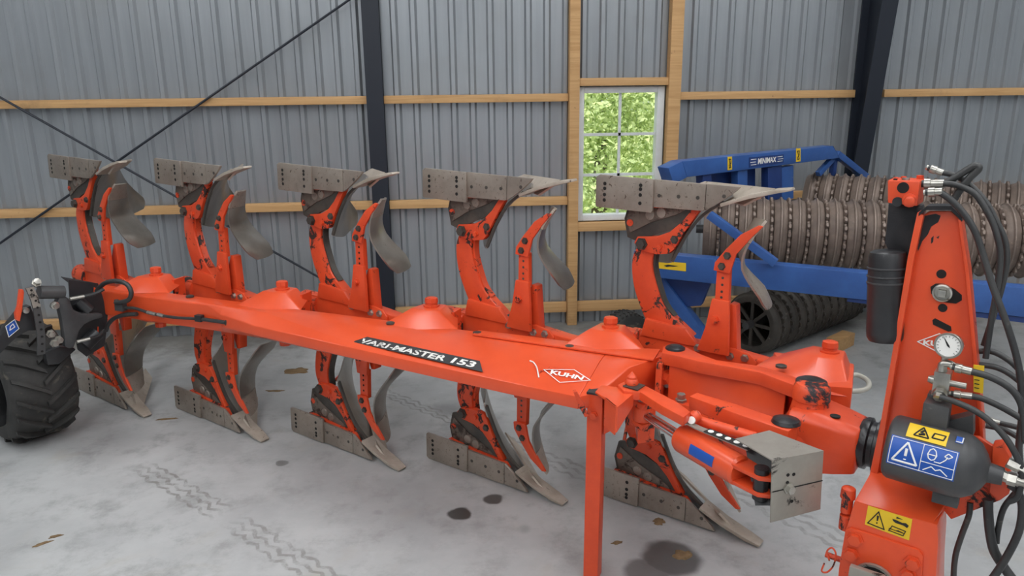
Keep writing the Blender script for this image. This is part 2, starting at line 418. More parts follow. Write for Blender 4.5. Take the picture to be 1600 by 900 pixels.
# timber girts and studs
GD = .055
tn = [0]
def timber(x0, x1, z0, z1, d=GD, y1=WALL_Y-.001):
    tn[0] += 1
    mk('trim_%d' % tn[0], abox(x0, x1, y1-d, y1, z0, z1), MAT['wood'], kind='structure', bevel=.004)
CLX = (-.615, -.487); CRX = (3.285, 3.43)
for z0, z1 in ((1.838, 1.898), (1.02, 1.086), (.108, .19)):
    timber(X0, CLX[0], z0, z1); timber(CLX[1], .948, z0, z1)
    timber(1.838, CRX[0], z0, z1); timber(CRX[1]+.1, X1, z0, z1)
timber(.95, 1.03, 0, ZR, .09); timber(1.738, 1.836, 0, ZR, .09)
timber(1.031, 1.737, 1.953, 2.013, .075); timber(1.031, 1.737, .80, .872, .075)
timber(1.031, 1.737, .108, .19)
# white window
win = empty('window_1', ((WX0+WX1)/2, WALL_Y, WZ0), kind='structure')
fw = .048; yw0, yw1 = WALL_Y-.03, WALL_Y+.06
for g in (abox(WX0, WX0+fw, yw0, yw1, WZ0, WZ1), abox(WX1-fw-.02, WX1-.012, yw0, yw1, WZ0, WZ1),
          abox(WX0+fw, WX1-fw-.02, yw0, yw1, WZ0, WZ0+fw), abox(WX0+fw, WX1-fw-.02, yw0, yw1, WZ1-fw, WZ1)):
    mk('window_frame', g, MAT['window'], win, bevel=.005)
gx0, gx1, gz0, gz1 = WX0+fw, WX1-fw-.02, WZ0+fw, WZ1-fw
xm = (gx0+gx1)/2
mk('muntin', abox(xm-.010, xm+.010, WALL_Y-.004, WALL_Y+.02, gz0, gz1), MAT['window'], win)
zs = [gz0+(gz1-gz0)*k/3 for k in range(4)]
for z in zs[1:3]: mk('muntin', abox(gx0, gx1, WALL_Y-.004, WALL_Y+.02, z-.011, z+.011), MAT['window'], win)
for i in range(3):
    for x0, x1 in ((gx0, xm-.01), (xm+.01, gx1)):
        mk('pane', abox(x0, x1, WALL_Y+.004, WALL_Y+.008, zs[i]+.01, zs[i+1]-.01), MAT['glass'], win)
# steel columns
def column(name, x0, x1, y0, y1, lab, tf=.012):
    c = empty(name, ((x0+x1)/2, (y0+y1)/2, 0), lab, 'column')
    mk('flange', abox(x0, x1, y0, y0+tf, 0, ZR), MAT['column'], c); mk('flange', abox(x0, x1, y1-tf, y1, 0, ZR), MAT['column'], c)
    mk('web', abox((x0+x1)/2-.006, (x0+x1)/2+.006, y0+tf, y1-tf, 0, ZR), MAT['column'], c)
    return c
column('steel_column', *CLX, WALL_Y-.09, WALL_Y-.004, 'dark steel column beside the crossing brace rods')
cr = empty('steel_column', (3.355, WALL_Y-.1, 0), 'tapered dark steel column behind the blue roller', 'column')
dz = lambda z: max(.06, .15+.12*(z-1.33))
mk('flange', abox(3.29, 3.42, WALL_Y-.016, WALL_Y-.004, 0, ZR), MAT['column'], cr)
mk('flange', loft([[V3(3.29, WALL_Y-dz(z), z), V3(3.42, WALL_Y-dz(z), z), V3(3.42, WALL_Y-dz(z)+.012, z), V3(3.29, WALL_Y-dz(z)+.012, z)] for z in (0, .6, ZR)]), MAT['column'], cr)
mk('web', loft([[V3(3.349, WALL_Y-dz(z)+.011, z), V3(3.361, WALL_Y-dz(z)+.011, z), V3(3.361, WALL_Y-.015, z), V3(3.349, WALL_Y-.015, z)] for z in (0, .6, ZR)]), MAT['column'], cr)
# crossing brace rods on the wall
def rod(p, q, y, lab):
    a, b = hit(*p, PY(y)), hit(*q, PY(y)); d = unit(b-a)
    mk('brace_rod', cyl(a, b, .009, 8), MAT['column'], label=lab, cat='brace rod')
def ext(p, q, x): return (x, p[1]+(q[1]-p[1])*(x-p[0])/(q[0]-p[0]))
p, q = (0, 380), (545, 0); rod(ext(p, q, -90), ext(p, q, 570), WALL_Y-.075, 'thin black brace rod rising towards the dark column')
p, q = (0, 152), (505, 437); rod(ext(p, q, -330), ext(p, q, 577), WALL_Y-.095, 'thin black brace rod falling towards the foot of the dark column')

# outdoors
mk('meadow', abox(-30, 40, WALL_Y+.25, 60, -.6, -.5), MAT['grass'], label='green meadow outside the window', cat='ground', kind='structure')
def leaves(c, R, n, size):
    v = []; f = []
    for i in range(n):
        d = rng.normal(size=3); d /= np.linalg.norm(d); r = rng.uniform(.02, 1)**.5
        lump = 1+.22*math.sin(3*d[0]*3+c[0])*math.sin(2.5*d[2]*3+c[1])
        p = c+d*np.array(R)*r*lump
        a = rng.normal(size=3); a /= np.linalg.norm(a); b = np.cross(a, rng.normal(size=3)); b /= np.linalg.norm(b)+1e-9
        s = size*rng.uniform(.6, 1.3); k = len(v)
        v += [p-a*s, p+b*s*.5, p+a*s, p-b*s*.5]; f.append([k, k+1, k+2, k+3])
    return v, f
for (x, y, h, R, n, lab) in ((2.4, 12.0, 1.3, (2.0, 1.5, 2.0), 22000, 'low leafy tree standing closest outside the white window'),
                             (-1.2, 21.5, 2.8, (3.6, 2.2, 4.2), 16000, 'tall broad leafy tree furthest outside, behind the low one'),
                             (5.6, 17.0, 2.4, (2.6, 2.0, 3.6), 16000, 'narrow upright leafy tree outside, beyond the low one')):
    tr = empty('leafy_tree', (x, y, -.5), lab, 'tree', 'trees outside the window')
    mk('trunk', cyl(V3(x, y, -.5), V3(x, y, h), .16, 10, .07), MAT['bark'], tr)
    mk('foliage', leaves(V3(x, y, h+.3), R, n, .055), MAT['leaf'], tr, kind='stuff')

# ================================================================== PLOUGH
PL = empty('reversible_plough', M(1.8, 0, 0)*V3(1, 1, 0), 'orange-red five-furrow reversible plough with worn steel mouldboards above and below its beam', 'plough')
def pk(name, g, mat, parent=None, **kw): return mk(name, g, MAT[mat], parent or PL, **kw)
def hexsec(a, bf, hf, bc, hc, bb, hb):
    return [M(a, bf, ZC-hf), M(a, bf, ZC+hf), M(a, bc, ZC+hc), M(a, bb, ZC+hb), M(a, bb, ZC-hb), M(a, bc, ZC-hc)]
HT = .072
beam = pk('main_beam', loft([hexsec(-.10, -.202, .06, -.2, HT, -.10, HT), hexsec(.80, -.202, .06, -.2, HT, -.10, HT),
     hexsec(.90, -.222, .034, -.2, HT, -.10, HT), hexsec(1.19, -.295, .026, -.21, HT, -.10, HT), hexsec(2.03, -.425, .026, -.24, HT, -.10, HT),
     hexsec(2.70, -.52, .026, -.24, HT, -.10, HT), hexsec(2.99, -.555, .026, -.25, HT, -.10, HT)]), 'red_clean', bevel=.006)
pk('beam_head', loft([[M(2.99, -.555, ZC-.026), M(2.99, -.555, ZC+.026), M(2.99, -.25, ZC+HT), M(2.99, -.10, ZC+HT), M(2.99, -.10, ZC-HT), M(2.99, -.25, ZC-HT)],
     [M(3.06, -.48, ZC-.03), M(3.06, -.48, ZC+.03), M(3.12, -.30, ZC+HT), M(3.25, -.06, ZC+HT), M(3.25, -.06, ZC-HT), M(3.12, -.30, ZC-HT)]]), 'red_clean', bevel=.005)
# raised seam strip on the top plate
g = [M(a, b, ZC+HT+.002) for a, b in ((2.35, -.17), (3.2, -.20), (3.2, -.06), (3.0, -.105), (2.35, -.105))]
pk('top_plate', prism(g, ZL*.008), 'red_clean', bevel=.003)
for a, b in ((.60, -.13), (1.90, -.15), (2.36, -.135), (2.82, -.16), (3.70, -.16)):
    z = ZC+HT+.001
    pk('cap_plug', lathe(M(a, b, z+(.03 if a > 3.5 else 0)), ZL, [(0, .022), (.008, .022), (.011, .015)], 14), 'steel_dark')
PV = (.216, .01)
for k in range(5):
    a0 = k*STEP+PV[0]; last = k == 4
    # pivot hump above and below the beam
    for sgn in (1, -1):
        z = lambda h: ZC+sgn*h
        if not last:
            base = [M(a0-.19, -.16, z(HT-.005)), M(a0+.02, -.185, z(HT-.005)), M(a0+.20, -.10, z(HT-.005)), M(a0+.11, .075, z(HT-.005)), M(a0-.12, .075, z(HT-.005))]
            top = [M(a0-.08, -.06, z(.135)), M(a0-.01, -.07, z(.135)), M(a0+.06, -.045, z(.135)), M(a0+.055, .055, z(.135)), M(a0-.055, .055, z(.135))]
        else:
            base = [M(a0-.30, -.12, z(.06)), M(a0-.06, -.28, z(.06)), M(a0+.09, -.22, z(.04)), M(a0+.10, .06, z(.04)), M(a0-.22, .09, z(.06))]
            top = [M(a0-.09, -.06, z(.135)), M(a0-.04, -.09, z(.14)), M(a0+.05, -.08, z(.135)), M(a0+.06, .04, z(.135)), M(a0-.06, .06, z(.135))]
        pk('pivot_hump', loft([base, top]), 'red_clean', bevel=.008)
        pk('pivot_bolt', lathe(M(a0, PV[1]-.01, z(.13)), ZL*sgn, [(0, .040), (.012, .040), (.014, .030), (.024, .030), (.026, .033), (.048, .031), (.052, .02)], 8), 'red')
    if last:
        pk('pivot_housing', prism([M(a0-.12, -.26, ZC-.12), M(a0+.09, -.22, ZC-.12), M(a0+.10, .06, ZC-.12), M(a0-.22, .09, ZC-.12)], ZL*.20), 'red_clean', bevel=.012)
    else:
        pk('hump_web', prism([M(a0+.10, .02, ZC-.11), M(a0+.115, .02, ZC-.11), M(a0+.115, .10, ZC-.11), M(a0+.10, .10, ZC-.11)], ZL*.22), 'red_chip')

    # carrier arm from the pivot back to the leg
    yc = .065
    h = .058
    sec = lambda x, hh, w, y=yc: [BD(k, x, y-w, ZC-hh), BD(k, x, y-w, ZC+hh), BD(k, x, y+w, ZC+hh), BD(k, x, y+w, ZC-hh)]
    car = pk('body_carrier', loft([sec(.70, h, .04), sec(.30, h+.006, .042), sec(.18, h, .04), sec(.02, .046, .035), sec(-.17, .042, .035, .07)]), 'red', bevel=.008)
    pk('carrier_tube', lathe(BD(k, .64, yc, ZC), -FW, [(0, .062), (.15, .062), (.165, .052), (.166, .03)], 20), 'red_chip', car)
    pk('carrier_flange', prism([BD(k, x, yc-.052, ZC+zz) for x, zz in ((.22, -.06), (.22, .075), (.17, .082), (.10, .07), (.07, .04), (.07, -.06))], LT*.012), 'red', car, bevel=.003)
    for x, zz in ((.335, .052), (.185, .045), (.12, .05)):
        pk('carrier_bolt', join(hexbolt(BD(k, x, yc-.05, ZC+zz), -LT, .014, .016)), 'zinc', car)

    for sgn in (1, -1):           # lower body, upper body
        up = sgn < 0
        Q = lambda x, y, z: BD(k, x, y, z if sgn > 0 else 2*ZC-z)
        T = LT
        # ---- shank
        Lp = smooth_path([V3(.655, 0, .30), V3(.690, 0, .386), V3(.678, 0, .503), V3(.632, 0, .615), V3(.565, 0, .73)], 4)
        Rp = smooth_path([V3(.575, 0, .30), V3(.588, 0, .400), V3(.556, 0, .507), V3(.505, 0, .600), V3(.37, 0, .70)], 4)
        secs = [[Q(l[0], .03, l[2]), Q(r[0], .03, r[2]), Q(r[0], .085, r[2]), Q(l[0], .085, l[2])] for l, r in zip(Lp, Rp)]
        shank = pk('shank', loft(secs), 'red_worn', bevel=.006)
        # worn dark edge bar on the front of the shank
        gs = [[Q(r[0]+.004, .042, r[2]), Q(r[0]-.010, .042, r[2]), Q(r[0]-.010, .078, r[2]), Q(r[0]+.004, .078, r[2])] for r in Rp[1:-3]]
        pk('wear_strip', loft(gs), 'red_chip' if k % 2 else 'steel_dark', shank)
        pk('shank_foot', prism([Q(x, .012, z) for x, z in ((.60, .65), (.40, .665), (.33, .735), (.62, .735))], T*.03), 'red', shank, bevel=.004)
        # ---- skimmer holder on the carrier and stem
        yh = .0
        holder = pk('skimmer_stem', prism([Q(x, yh-.012, z) for x, z in ((.262, .35), (.205, .36), (.200, .52), (.262, .52))], T*.028), 'red', bevel=.003)
        pk('stem_holder', prism([Q(x, yh-.022, z) for x, z in ((.272, .495), (.196, .495), (.188, .60), (.182, .735), (.325, .735), (.292, .62))], T*.02), 'red', holder, bevel=.004)
        pk('stem_holder', prism([Q(x, yh+.020, z) for x, z in ((.205, .515), (.178, .52), (.170, .60), (.158, .735), (.30, .735))], T*.05), 'red', holder, bevel=.004)
        pk('holder_bolt', hexbolt(Q(.25, yh-.022, .585), -T, .016, .016), 'red_chip', holder)
        pk('stem_hole', join(*[cyl(Q(.233, yh-.0125, z), Q(.233, yh-.0135, z), .006, 8) for z in (.40, .43, .46, .485)]), 'hole' if k in (0, 2) else 'steel_dark', holder, kind='stuff')
        pk('stem_plate', prism([Q(x, yh-.026, z) for x, z in ((.272, .37), (.200, .375), (.178, .29), (.120, .215), (.075, .163), (.095, .160), (.165, .205), (.225, .275), (.268, .335))], T*.014), 'red', holder, bevel=.003)
        for x, z in ((.215, .30), (.236, .348)):
            pk('stem_bolt', hexbolt(Q(x, yh-.026, z), -T, .013, .012), 'steel_dark', holder)
        # ---- skimmer mouldboard, a curved blade, and its share at the tip
        def blade(zz, s_):
            t = (zz-.205)/.335; tt = max(t, 0)
            xc = .118+.045*math.sin(math.pi*min(1, tt*1.25))-.075*max(0, tt-.45)+(.62*(zz-.205) if t < 0 else 0)
            y0 = -.022+.075*tt**1.5; w = .145+.055*tt
            if t > .75: e = (t-.75)/.25; y0 += .045*e*e; w -= .07*e*e
            if t < 0: y0 += -.12*t; w += .22*t
            return Q(xc+.05*s_*s_+.03*s_-.05*tt*tt*s_, y0+w*s_, zz+.012*s_-.02*s_*s_*tt)
        pk('skimmer_mouldboard', shell([[blade(.238+.302*i/10, j/7) for j in range(8)] for i in range(11)], .009), 'steel_smooth' if k < 4 else 'steel', holder, ang=60)
        pk('skimmer_share', shell([[blade(.140+.095*i/4, j/5) for j in range(6)] for i in range(5)], .011), 'steel' if k < 3 else 'share_pale', holder, ang=60)
        # ---- frog
        frog = pk('frog', prism([Q(x, .02, z) for x, z in ((.715, .13), (.36, .115), (.45, .21), (.56, .25), (.66, .30), (.715, .285), (.735, .20))], T*.018), 'steel_dark', shank, bevel=.003)
        pk('frog_plate', prism([Q(x, .014, z) for x, z in ((.70, .13), (.42, .125), (.47, .155), (.60, .205), (.70, .262), (.718, .2))], T*.006), 'steel_frog', frog, bevel=.002)
        for x, z in ((.60, .170), (.545, .155)):
            pk('frog_bolt', lathe(Q(x, .014, z), -T, [(0, .024), (.006, .022), (.007, .010)], 14), 'steel', frog)
        pk('frog_bracket', prism([Q(x, .012, z) for x, z in ((.36, .118), (.395, .118), (.445, .185), (.50, .235), (.56, .262), (.66, .275), (.675, .305), (.645, .335), (.56, .345), (.50, .335), (.475, .31), (.44, .245), (.40, .18))], T*.032), 'red_worn', shank, bevel=.004)
        pk('bracket_bolt', hexbolt(Q(.635, .012, .305), -T, .022, .02), 'steel_dark', shank)
        pk('bracket_bolt', hexbolt(Q(.545, .012, .31), -T, .012, .012), 'red', shank)
        pk('bracket_bolt', hexbolt(Q(.475, .012, .268), -T, .015, .012), 'steel_dark', shank)
        # shin guard: dark edge seen along the front of the mouldboard
        sp = smooth_path([V3(.115, 0, .012), V3(.245, 0, .068), V3(.366, 0, .15), V3(.43, 0, .235), V3(.465, 0, .30), V3(.50, 0, .375)], 4)
        # ---- mouldboard
        LOW = smooth_path([V3(*p) for p in ((.20, .035, .045), (.42, .20, .06), (.70, .34, .13), (.88, .47, .24), (.95, .61, .36))], 4)
        MID = smooth_path([V3(*p) for p in ((.432, .035, .235), (.55, .19, .23), (.74, .34, .28), (.90, .49, .35), (.965, .625, .41))], 4)
        UPP = smooth_path([V3(*p) for p in ((.502, .035, .38), (.58, .14, .41), (.72, .30, .45), (.86, .46, .465), (.945, .60, .45))], 4)
        G = []
        for i in range(15):
            t = i/14; w0, w1, w2 = (1-t)*(1-2*t), 4*t*(1-t), t*(2*t-1)
            q = sp[min(len(sp)-1, int(round(4+t*(len(sp)-5))))]
            row = [w0*a_+w1*b_+w2*c_ for a_, b_, c_ in zip(LOW, MID, UPP)]
            row[0] = .3*row[0]+.7*V3(q[0], .035, q[2])
            G.append([Q(*p) for p in row])
        pk('mouldboard', shell(G, .008), 'steel_smooth', shank, ang=60)
        gs = [[Q(q[0]-.006, .026, q[2]-.006), Q(q[0]-.018, .028, q[2]), Q(q[0]-.012, .045, q[2]+.002), Q(q[0]+.004, .045, q[2])] for q in sp[5:]]
        pk('shin', loft(gs), 'steel_dark', shank)
        # ---- share and point
        G = []
        for i in range(6):
            t = i/5; row = []
            for j in range(8):
                s = j/7
                x = .05+.43*s+t*(.13-.02*s); y = .01+.31*s+.01*t; z = .010+.034*s+t*(.080-.035*s)
                row.append(Q(x, y, z))
            G.append(row)
        pk('share', shell(G, .010), 'share_pale', shank)
        pt = [(.27, -.012, .088, .045, .014), (.16, -.014, .045, .040, .016), (.05, -.014, .014, .036, .016), (-.015, -.008, .004, .026, .010)]
        pk('share_point', loft([[Q(x, y, z), Q(x, y+2*w, z), Q(x-.005, y+2*w, z+h2), Q(x-.005, y, z+h2)] for x, y, z, w, h2 in pt]), 'share_pale', shank, bevel=.003)
        # ---- landside plates
        l1 = pk('landside_plate', prism([Q(x, -.030, z) for x, z in ((.862, .012), (.845, .001), (.572, .006), (.570, .152), (.855, .150), (.862, .142))], T*.014), 'steel', shank, bevel=.002)
        l2 = pk('landside_plate', prism([Q(x, -.020, z) for x, z in ((.575, .006), (.335, .010), (.332, .014), (.332, .118), (.338, .124), (.575, .128))], T*.014), 'steel', shank, bevel=.002)
        l3 = pk('landside_nose', prism([Q(x, -.018, z) for x, z in ((.330, .010), (.185, .012), (.20, .030), (.245, .066), (.29, .098), (.330, .122))], T*.014), 'steel', shank, bevel=.002)
        hs = [(.815, .04), (.815, .062), (.815, .115), (.632, .035), (.632, .052), (.632, .078), (.632, .115), (.815, .09)]
        pk('bolt_holes', join(*[cyl(Q(x, -.029, z), Q(x, -.0312, z), .0085, 10) for x, z in hs]), 'hole', l1, kind='stuff')
        hs = [(.545, .075), (.453, .072), (.365, .070)]
        pk('bolt_holes', join(*[cyl(Q(x, -.019, z), Q(x, -.0212, z), .0085, 10) for x, z in hs]), 'steel_dark', l2, kind='stuff')
        pk('bolt_holes', cyl(Q(.25, -.017, .055), Q(.25, -.0192, .055), .0085, 10), 'steel_dark', l3, kind='stuff')
        # backing rib between landside and frog, and the stay behind
        pk('landside_carrier', prism([Q(x, -.005, z) for x, z in ((.72, .03), (.27, .03), (.34, .115), (.72, .145))], T*.03), 'red_chip', shank)
        st0, st1 = Q(.70, .03, .215), Q(.86, .40, .25)
        pk('mouldboard_stay', join(cyl(st0, st1, .009, 10), cyl(st0-LT*.02, st0+LT*.02, .016, 12)), 'red_chip', shank)

# ------------------------------------------------------------------ beam decals
def quad(pl, *px): return [hit(*p, pl) for p in px]
pl1 = P3(M(2.03, -.425, ZC+.026), M(2.03, -.24, ZC+HT), M(2.70, -.52, ZC+.026))
q = quad(pl1, (574, 527.6), (750, 565.5), (754.6, 582.6), (551, 535.4))
band = pk('name_decal', flat(q, SQ, .004), 'decal_dark')
q = quad(pl1, (568, 530.5), (745, 567.5), (743.7, 577.5), (564.4, 537.5))
pk('decal_lettering', lettering(q, 'VARI-MASTER', 0, .74, .0, 1, .32, .03, .0065), 'white_worn', band)
pk('decal_number', lettering(q, '153', .79, 1, .0, 1, .32, .03, .0065), 'white', band)
pl2 = P3(M(2.70, -.52, ZC+.026), M(2.70, -.24, ZC+HT), M(2.99, -.555, ZC+.026))
q = quad(pl2, (849.7, 578.8), (897, 579), (922.6, 595.5), (874.6, 599))
lg = pk('logo_decal', outline(q, SQ, .0035, .004), 'white')
q = quad(pl2, (859, 578.5), (914, 589.5), (912, 596), (859.5, 585.5))
pk('logo_lettering', lettering(q, 'KUHN', 0, 1, 0, 1, .2, .04, .004), 'white', lg)
sw = [hit(*p, pl2)+toward(q)*.004 for p in ((828, 565), (834, 568), (839, 576), (842, 591))]
pk('logo_stripe', tube(sw, .003, 6, 5), 'white', lg)
q4 = quad(pl2, (833, 566), (882, 578), (850, 579), (840, 586)); pk('logo_flash', flat(q4, [(0, 1), (1, 1), (1, 0), (0, 0)], .003, .0008), 'red', lg)

# ------------------------------------------------------------------ front linkage between beam and headstock
def topx(z, pts): return [hit(*p, PZ(z)) for p in pts]
arm_px = [(1034, 551), (1036, 541), (1048, 536), (1074, 543), (1098, 554), (1120, 562), (1186, 571), (1225, 582), (1256, 594), (1284, 598), (1288, 606), (1272, 613),
          (1234, 599), (1186, 581), (1153, 575), (1091, 564), (1060, 556)]
wl = pk('width_link', prism(topx(.915, arm_px), -ZL*.052), 'red', bevel=.007)
pk('width_link', prism([p-ZL*.25 for p in topx(.915, arm_px)], ZL*.052), 'red', bevel=.007)
for p, r in (((1055, 544), .038), ((1268, 596), .052)):
    c = hit(*p, PZ(.917)); pk('greasy_pin', lathe(c-ZL*.004, ZL, [(0, r*1.1), (.008, r*1.05), (.016, r*.7), (.018, r*.3)], 18), 'grease', wl)
pk('link_frame', loft([[M(3.27, -.215, ZC-.15), M(3.27, -.215, ZC+.075), M(3.27, -.06, ZC+.075), M(3.27, -.06, ZC-.15)],
                       [M(3.50, -.245, ZC-.17), M(3.50, -.245, ZC+.075), M(3.50, -.10, ZC+.075), M(3.50, -.10, ZC-.17)],
                       [M(3.73, -.325, ZC-.16), M(3.73, -.325, ZC+.075), M(3.73, -.14, ZC+.075), M(3.73, -.14, ZC-.16)]]), 'red_clean', bevel=.006)
pk('end_plate', obox(M(3.235, -.15, ZC), A*.012, B*.10, ZL*.085), 'red_chip')
pk('pin_nut', hexbolt(M(3.25, -.19, ZC+.01), A-B*.6, .026, .03), 'red')
tl = topx(.85, [(1077, 619), (1089, 613), (1150, 631), (1247, 664), (1232, 674), (1150, 646)])
ll = pk('track_link', prism(tl, -ZL*.05), 'red', bevel=.004)
pk('track_web', prism([tl[0]-ZL*.05, tl[5]-ZL*.05, tl[4]-ZL*.05, tl[4]-ZL*.19, tl[5]-ZL*.15, tl[0]-ZL*.13], LT*.012), 'red_chip', ll, bevel=.002)
pk('greasy_pin', lathe(hit(1228, 660, PZ(.85)), ZL, [(0, .05), (.012, .045), (.02, .02)], 16), 'grease', ll)
pk('link_knob', lathe(hit(1089, 650, PZ(.83)), -LT-FW*.3, [(0, .022), (.02, .022), (.03, .014), (.032, .005)], 14), 'red_chip', ll)
# turnover casting
bc = M(3.82, -.385, 0)*V3(1, 1, 0)+B*0
def tb(z): return M(3.82, -.385, z)
cast = pk('turnover_casting', lathe(tb(.66), ZL, [(0, .115), (.05, .12), (.10, .105), (.15, .072), (.20, .062), (.235, .060), (.24, .05)], 28), 'red_greasy')
pk('casting_collar', lathe(tb(.865), ZL, [(0, .058), (.004, .066), (.05, .064), (.062, .054), (.066, .03)], 24), 'red_greasy', cast)
sec = lambda s, hh, w: [tb(.745)+FW*s-LT*w-ZL*hh, tb(.745)+FW*s-LT*w+ZL*hh*.75, tb(.745)+FW*s-LT*w*.7+ZL*hh, tb(.745)+FW*s+LT*w*.7+ZL*hh, tb(.745)+FW*s+LT*w+ZL*hh*.75, tb(.745)+FW*s+LT*w-ZL*hh]
pk('casting_arm', loft([sec(-.05, .10, .10), sec(.04, .11, .11), sec(.12, .095, .10), sec(.19, .08, .085)]), 'red', cast, bevel=.012, ang=50)
pk('swivel_joint', lathe(tb(.755)+FW*.18, FW, [(0, .082), (.015, .092), (.03, .092), (.035, .080), (.05, .080), (.055, .095), (.08, .095), (.10, .085), (.18, .08)], 26), 'grease', cast)
pk('casting_hole', lathe(tb(.845)+FW*.10-LT*.05, ZL, [(0, .018), (.004, .018)], 14), 'hole', cast)

# ------------------------------------------------------------------ hydraulic cylinder and guard
zc1 = .74
p0, p1, p2, p3 = [hit(*p, PZ(zc1)) for p in ((1004, 645), (1064, 683), (1158, 737), (1204, 765))]
cylr = .053
hc = pk('ram_barrel', lathe(p1, p2-p1, [(0, cylr*.7), (.004, cylr*.92), (.015, cylr), (np.linalg.norm(p2-p1)-.01, cylr), (np.linalg.norm(p2-p1), cylr*.85)], 28), 'red_clean')
pk('ram_rod', cyl(p0, p1+unit(p1-p0)*.01, .0195, 18), 'chrome', hc)
dcy = unit(p2-p1); sid = unit(np.cross(dcy, UP)); upv = np.cross(sid, dcy)
for s in (-1, 1): pk('clevis_ear', prism([p2-dcy*.02+upv*.036*s+sid*.040, p2+dcy*.10+upv*.036*s+sid*.028, p2+dcy*.128+upv*.036*s, p2+dcy*.10+upv*.036*s-sid*.028, p2-dcy*.02+upv*.036*s-sid*.040], -upv*.014*s), 'red', hc, bevel=.003)
pk('added_guard_shade', prism([g_ for g_ in (hit(1165, 700, PZ(.80)), hit(1215, 716, PZ(.80)), hit(1213, 790, PZ(.68)), hit(1180, 790, PZ(.66)))], LT*.01), 'black', hc)  # black sheet added to stand for the shade inside the guard
pk('clevis_pin', cyl(p2+dcy*.085-upv*.055, p2+dcy*.085+upv*.055, .024, 16), 'grease', hc)
pk('rod_eye', lathe(p0-upv*.03, upv, [(0, .034), (.005, .037), (.055, .037), (.06, .034)], 18), 'red', hc)
q = [p1+(p2-p1)*t+upv*(.018 if v else -.016)*1.0-sid*0 for t, v in ((.30, 1), (.66, 1), (.66, 0), (.30, 0))]
nrm = unit((CC-p1)-dcy*((CC-p1) @ dcy)); tan = np.cross(dcy, nrm)
if tan[2] < 0: tan = -tan
def wrap(c0, axis, rad, t0, t1, a0, a1, n=8):
    """patch of a cylinder skin; angles measured from the side facing the photographer"""
    e1 = unit((CC-c0)-axis*((CC-c0) @ axis)); e2 = np.cross(axis, e1); e2 = e2 if e2[2] > 0 else -e2
    G = [[c0+axis*(t0+(t1-t0)*i/4)+(e1*math.cos(a)+e2*math.sin(a))*rad for a in np.linspace(a0, a1, n)] for i in range(5)]
    return G
pk('ram_sticker', shell(wrap(p1, dcy, cylr+.0008, .10, .215, -.75, -.05), .0006), 'sticker_blue', hc)
# small ram beside it
s0, s1, s2 = [hit(*p, PZ(.80)) for p in ((1077, 653), (1088, 657), (1182, 684))]
sr = pk('small_ram', lathe(s0, s2-s0, [(0, .018), (.006, .023), (.04, .023), (.041, .019), (np.linalg.norm(s2-s0), .019)], 16), 'red_chip')
pk('ram_cap', lathe(hit(1081, 657, PZ(.825)), UP*.6-LT, [(0, .014), (.006, .014), (.007, .006)], 14), 'white', sr)
b0, b1, b2 = [hit(*p, PZ(.81)) for p in ((1027, 636), (1090, 669), (1172, 703))]
w = unit(np.cross(b2-b0, UP))*.014
sb = pk('guide_strip', prism([b0-w*.6, b1-w, b2-w, b2+w, b1+w, b0+w*.6], UP*.004), 'guard')
q = [b1+(b2-b1)*.18+w*-1.2, b2+w*-1.2, b2+w*1.2, b1+(b2-b1)*.18+w*1.2]; q = [p+UP*.006 for p in q]
pd = pk('pictogram_strip', prism(q, UP*.002), 'ink', sb)
for i in range(5):
    c = q[0]+(q[1]-q[0])*(.1+.2*i)+(q[3]-q[0])*.5
    pk('pictogram', lathe(c+UP*.002, UP, [(0, .011), (.0012, .011)], 8), 'white', pd)
# yoke at the rod end and the red bracket arm with cone pin
pk('rod_yoke', join(obox(p0+UP*.04, dcy*.035, sid*.03, UP*.012), obox(p0-UP*.045, dcy*.035, sid*.03, UP*.012), obox(p0-dcy*.03, dcy*.012, sid*.03, UP*.05)), 'red_chip', bevel=.004)
pk('yoke_stub', prism([hit(*p, PZ(.62)) for p in ((992, 668), (1018, 664), (1022, 690), (996, 694))], ZL*.14), 'red_chip', bevel=.004)
pk('yoke_nut', hexbolt(p0+UP*.052, UP, .017, .018), 'zinc')
ra = topx(.855, [(965, 601), (975, 596), (1010, 603), (1060, 629), (1079, 643), (1068, 652), (1034, 634), (1000, 612), (975, 611)])
rarm = pk('bracket_arm', prism(ra, -ZL*.035), 'red', bevel=.004)
pk('arm_washer', prism(topx(.857, [(973, 604), (990, 598), (1008, 603), (996, 611)]), ZL*.004), 'steel_dark', rarm)
pk('cone_pin', lathe(hit(987, 600, PZ(.86)), ZL, [(0, .026), (.006, .027), (.02, .022), (.022, .019), (.03, .019), (.045, .006), (.05, .002)], 10), 'red_chip', rarm)
pk('zinc_fitting', hexbolt(hit(1064, 627, PZ(.84)), UP, .016, .03), 'zinc', rarm)
# folded corner plate beside the stand
fp = topx(.845, [(930, 612), (939, 602), (962, 604), (987, 615), (962, 636), (945, 622)])
cpl = pk('corner_plate', prism(fp, -ZL*.008), 'red_clean', bevel=.002)
pk('corner_side', prism([fp[3], fp[4], fp[4]-ZL*.10, fp[3]-ZL*.05-LT*0], LT*.006+FW*.006), 'red', cpl)
pk('corner_side', prism([fp[4], fp[5], fp[5]-ZL*.11, fp[4]-ZL*.11], LT*.008), 'red', cpl)
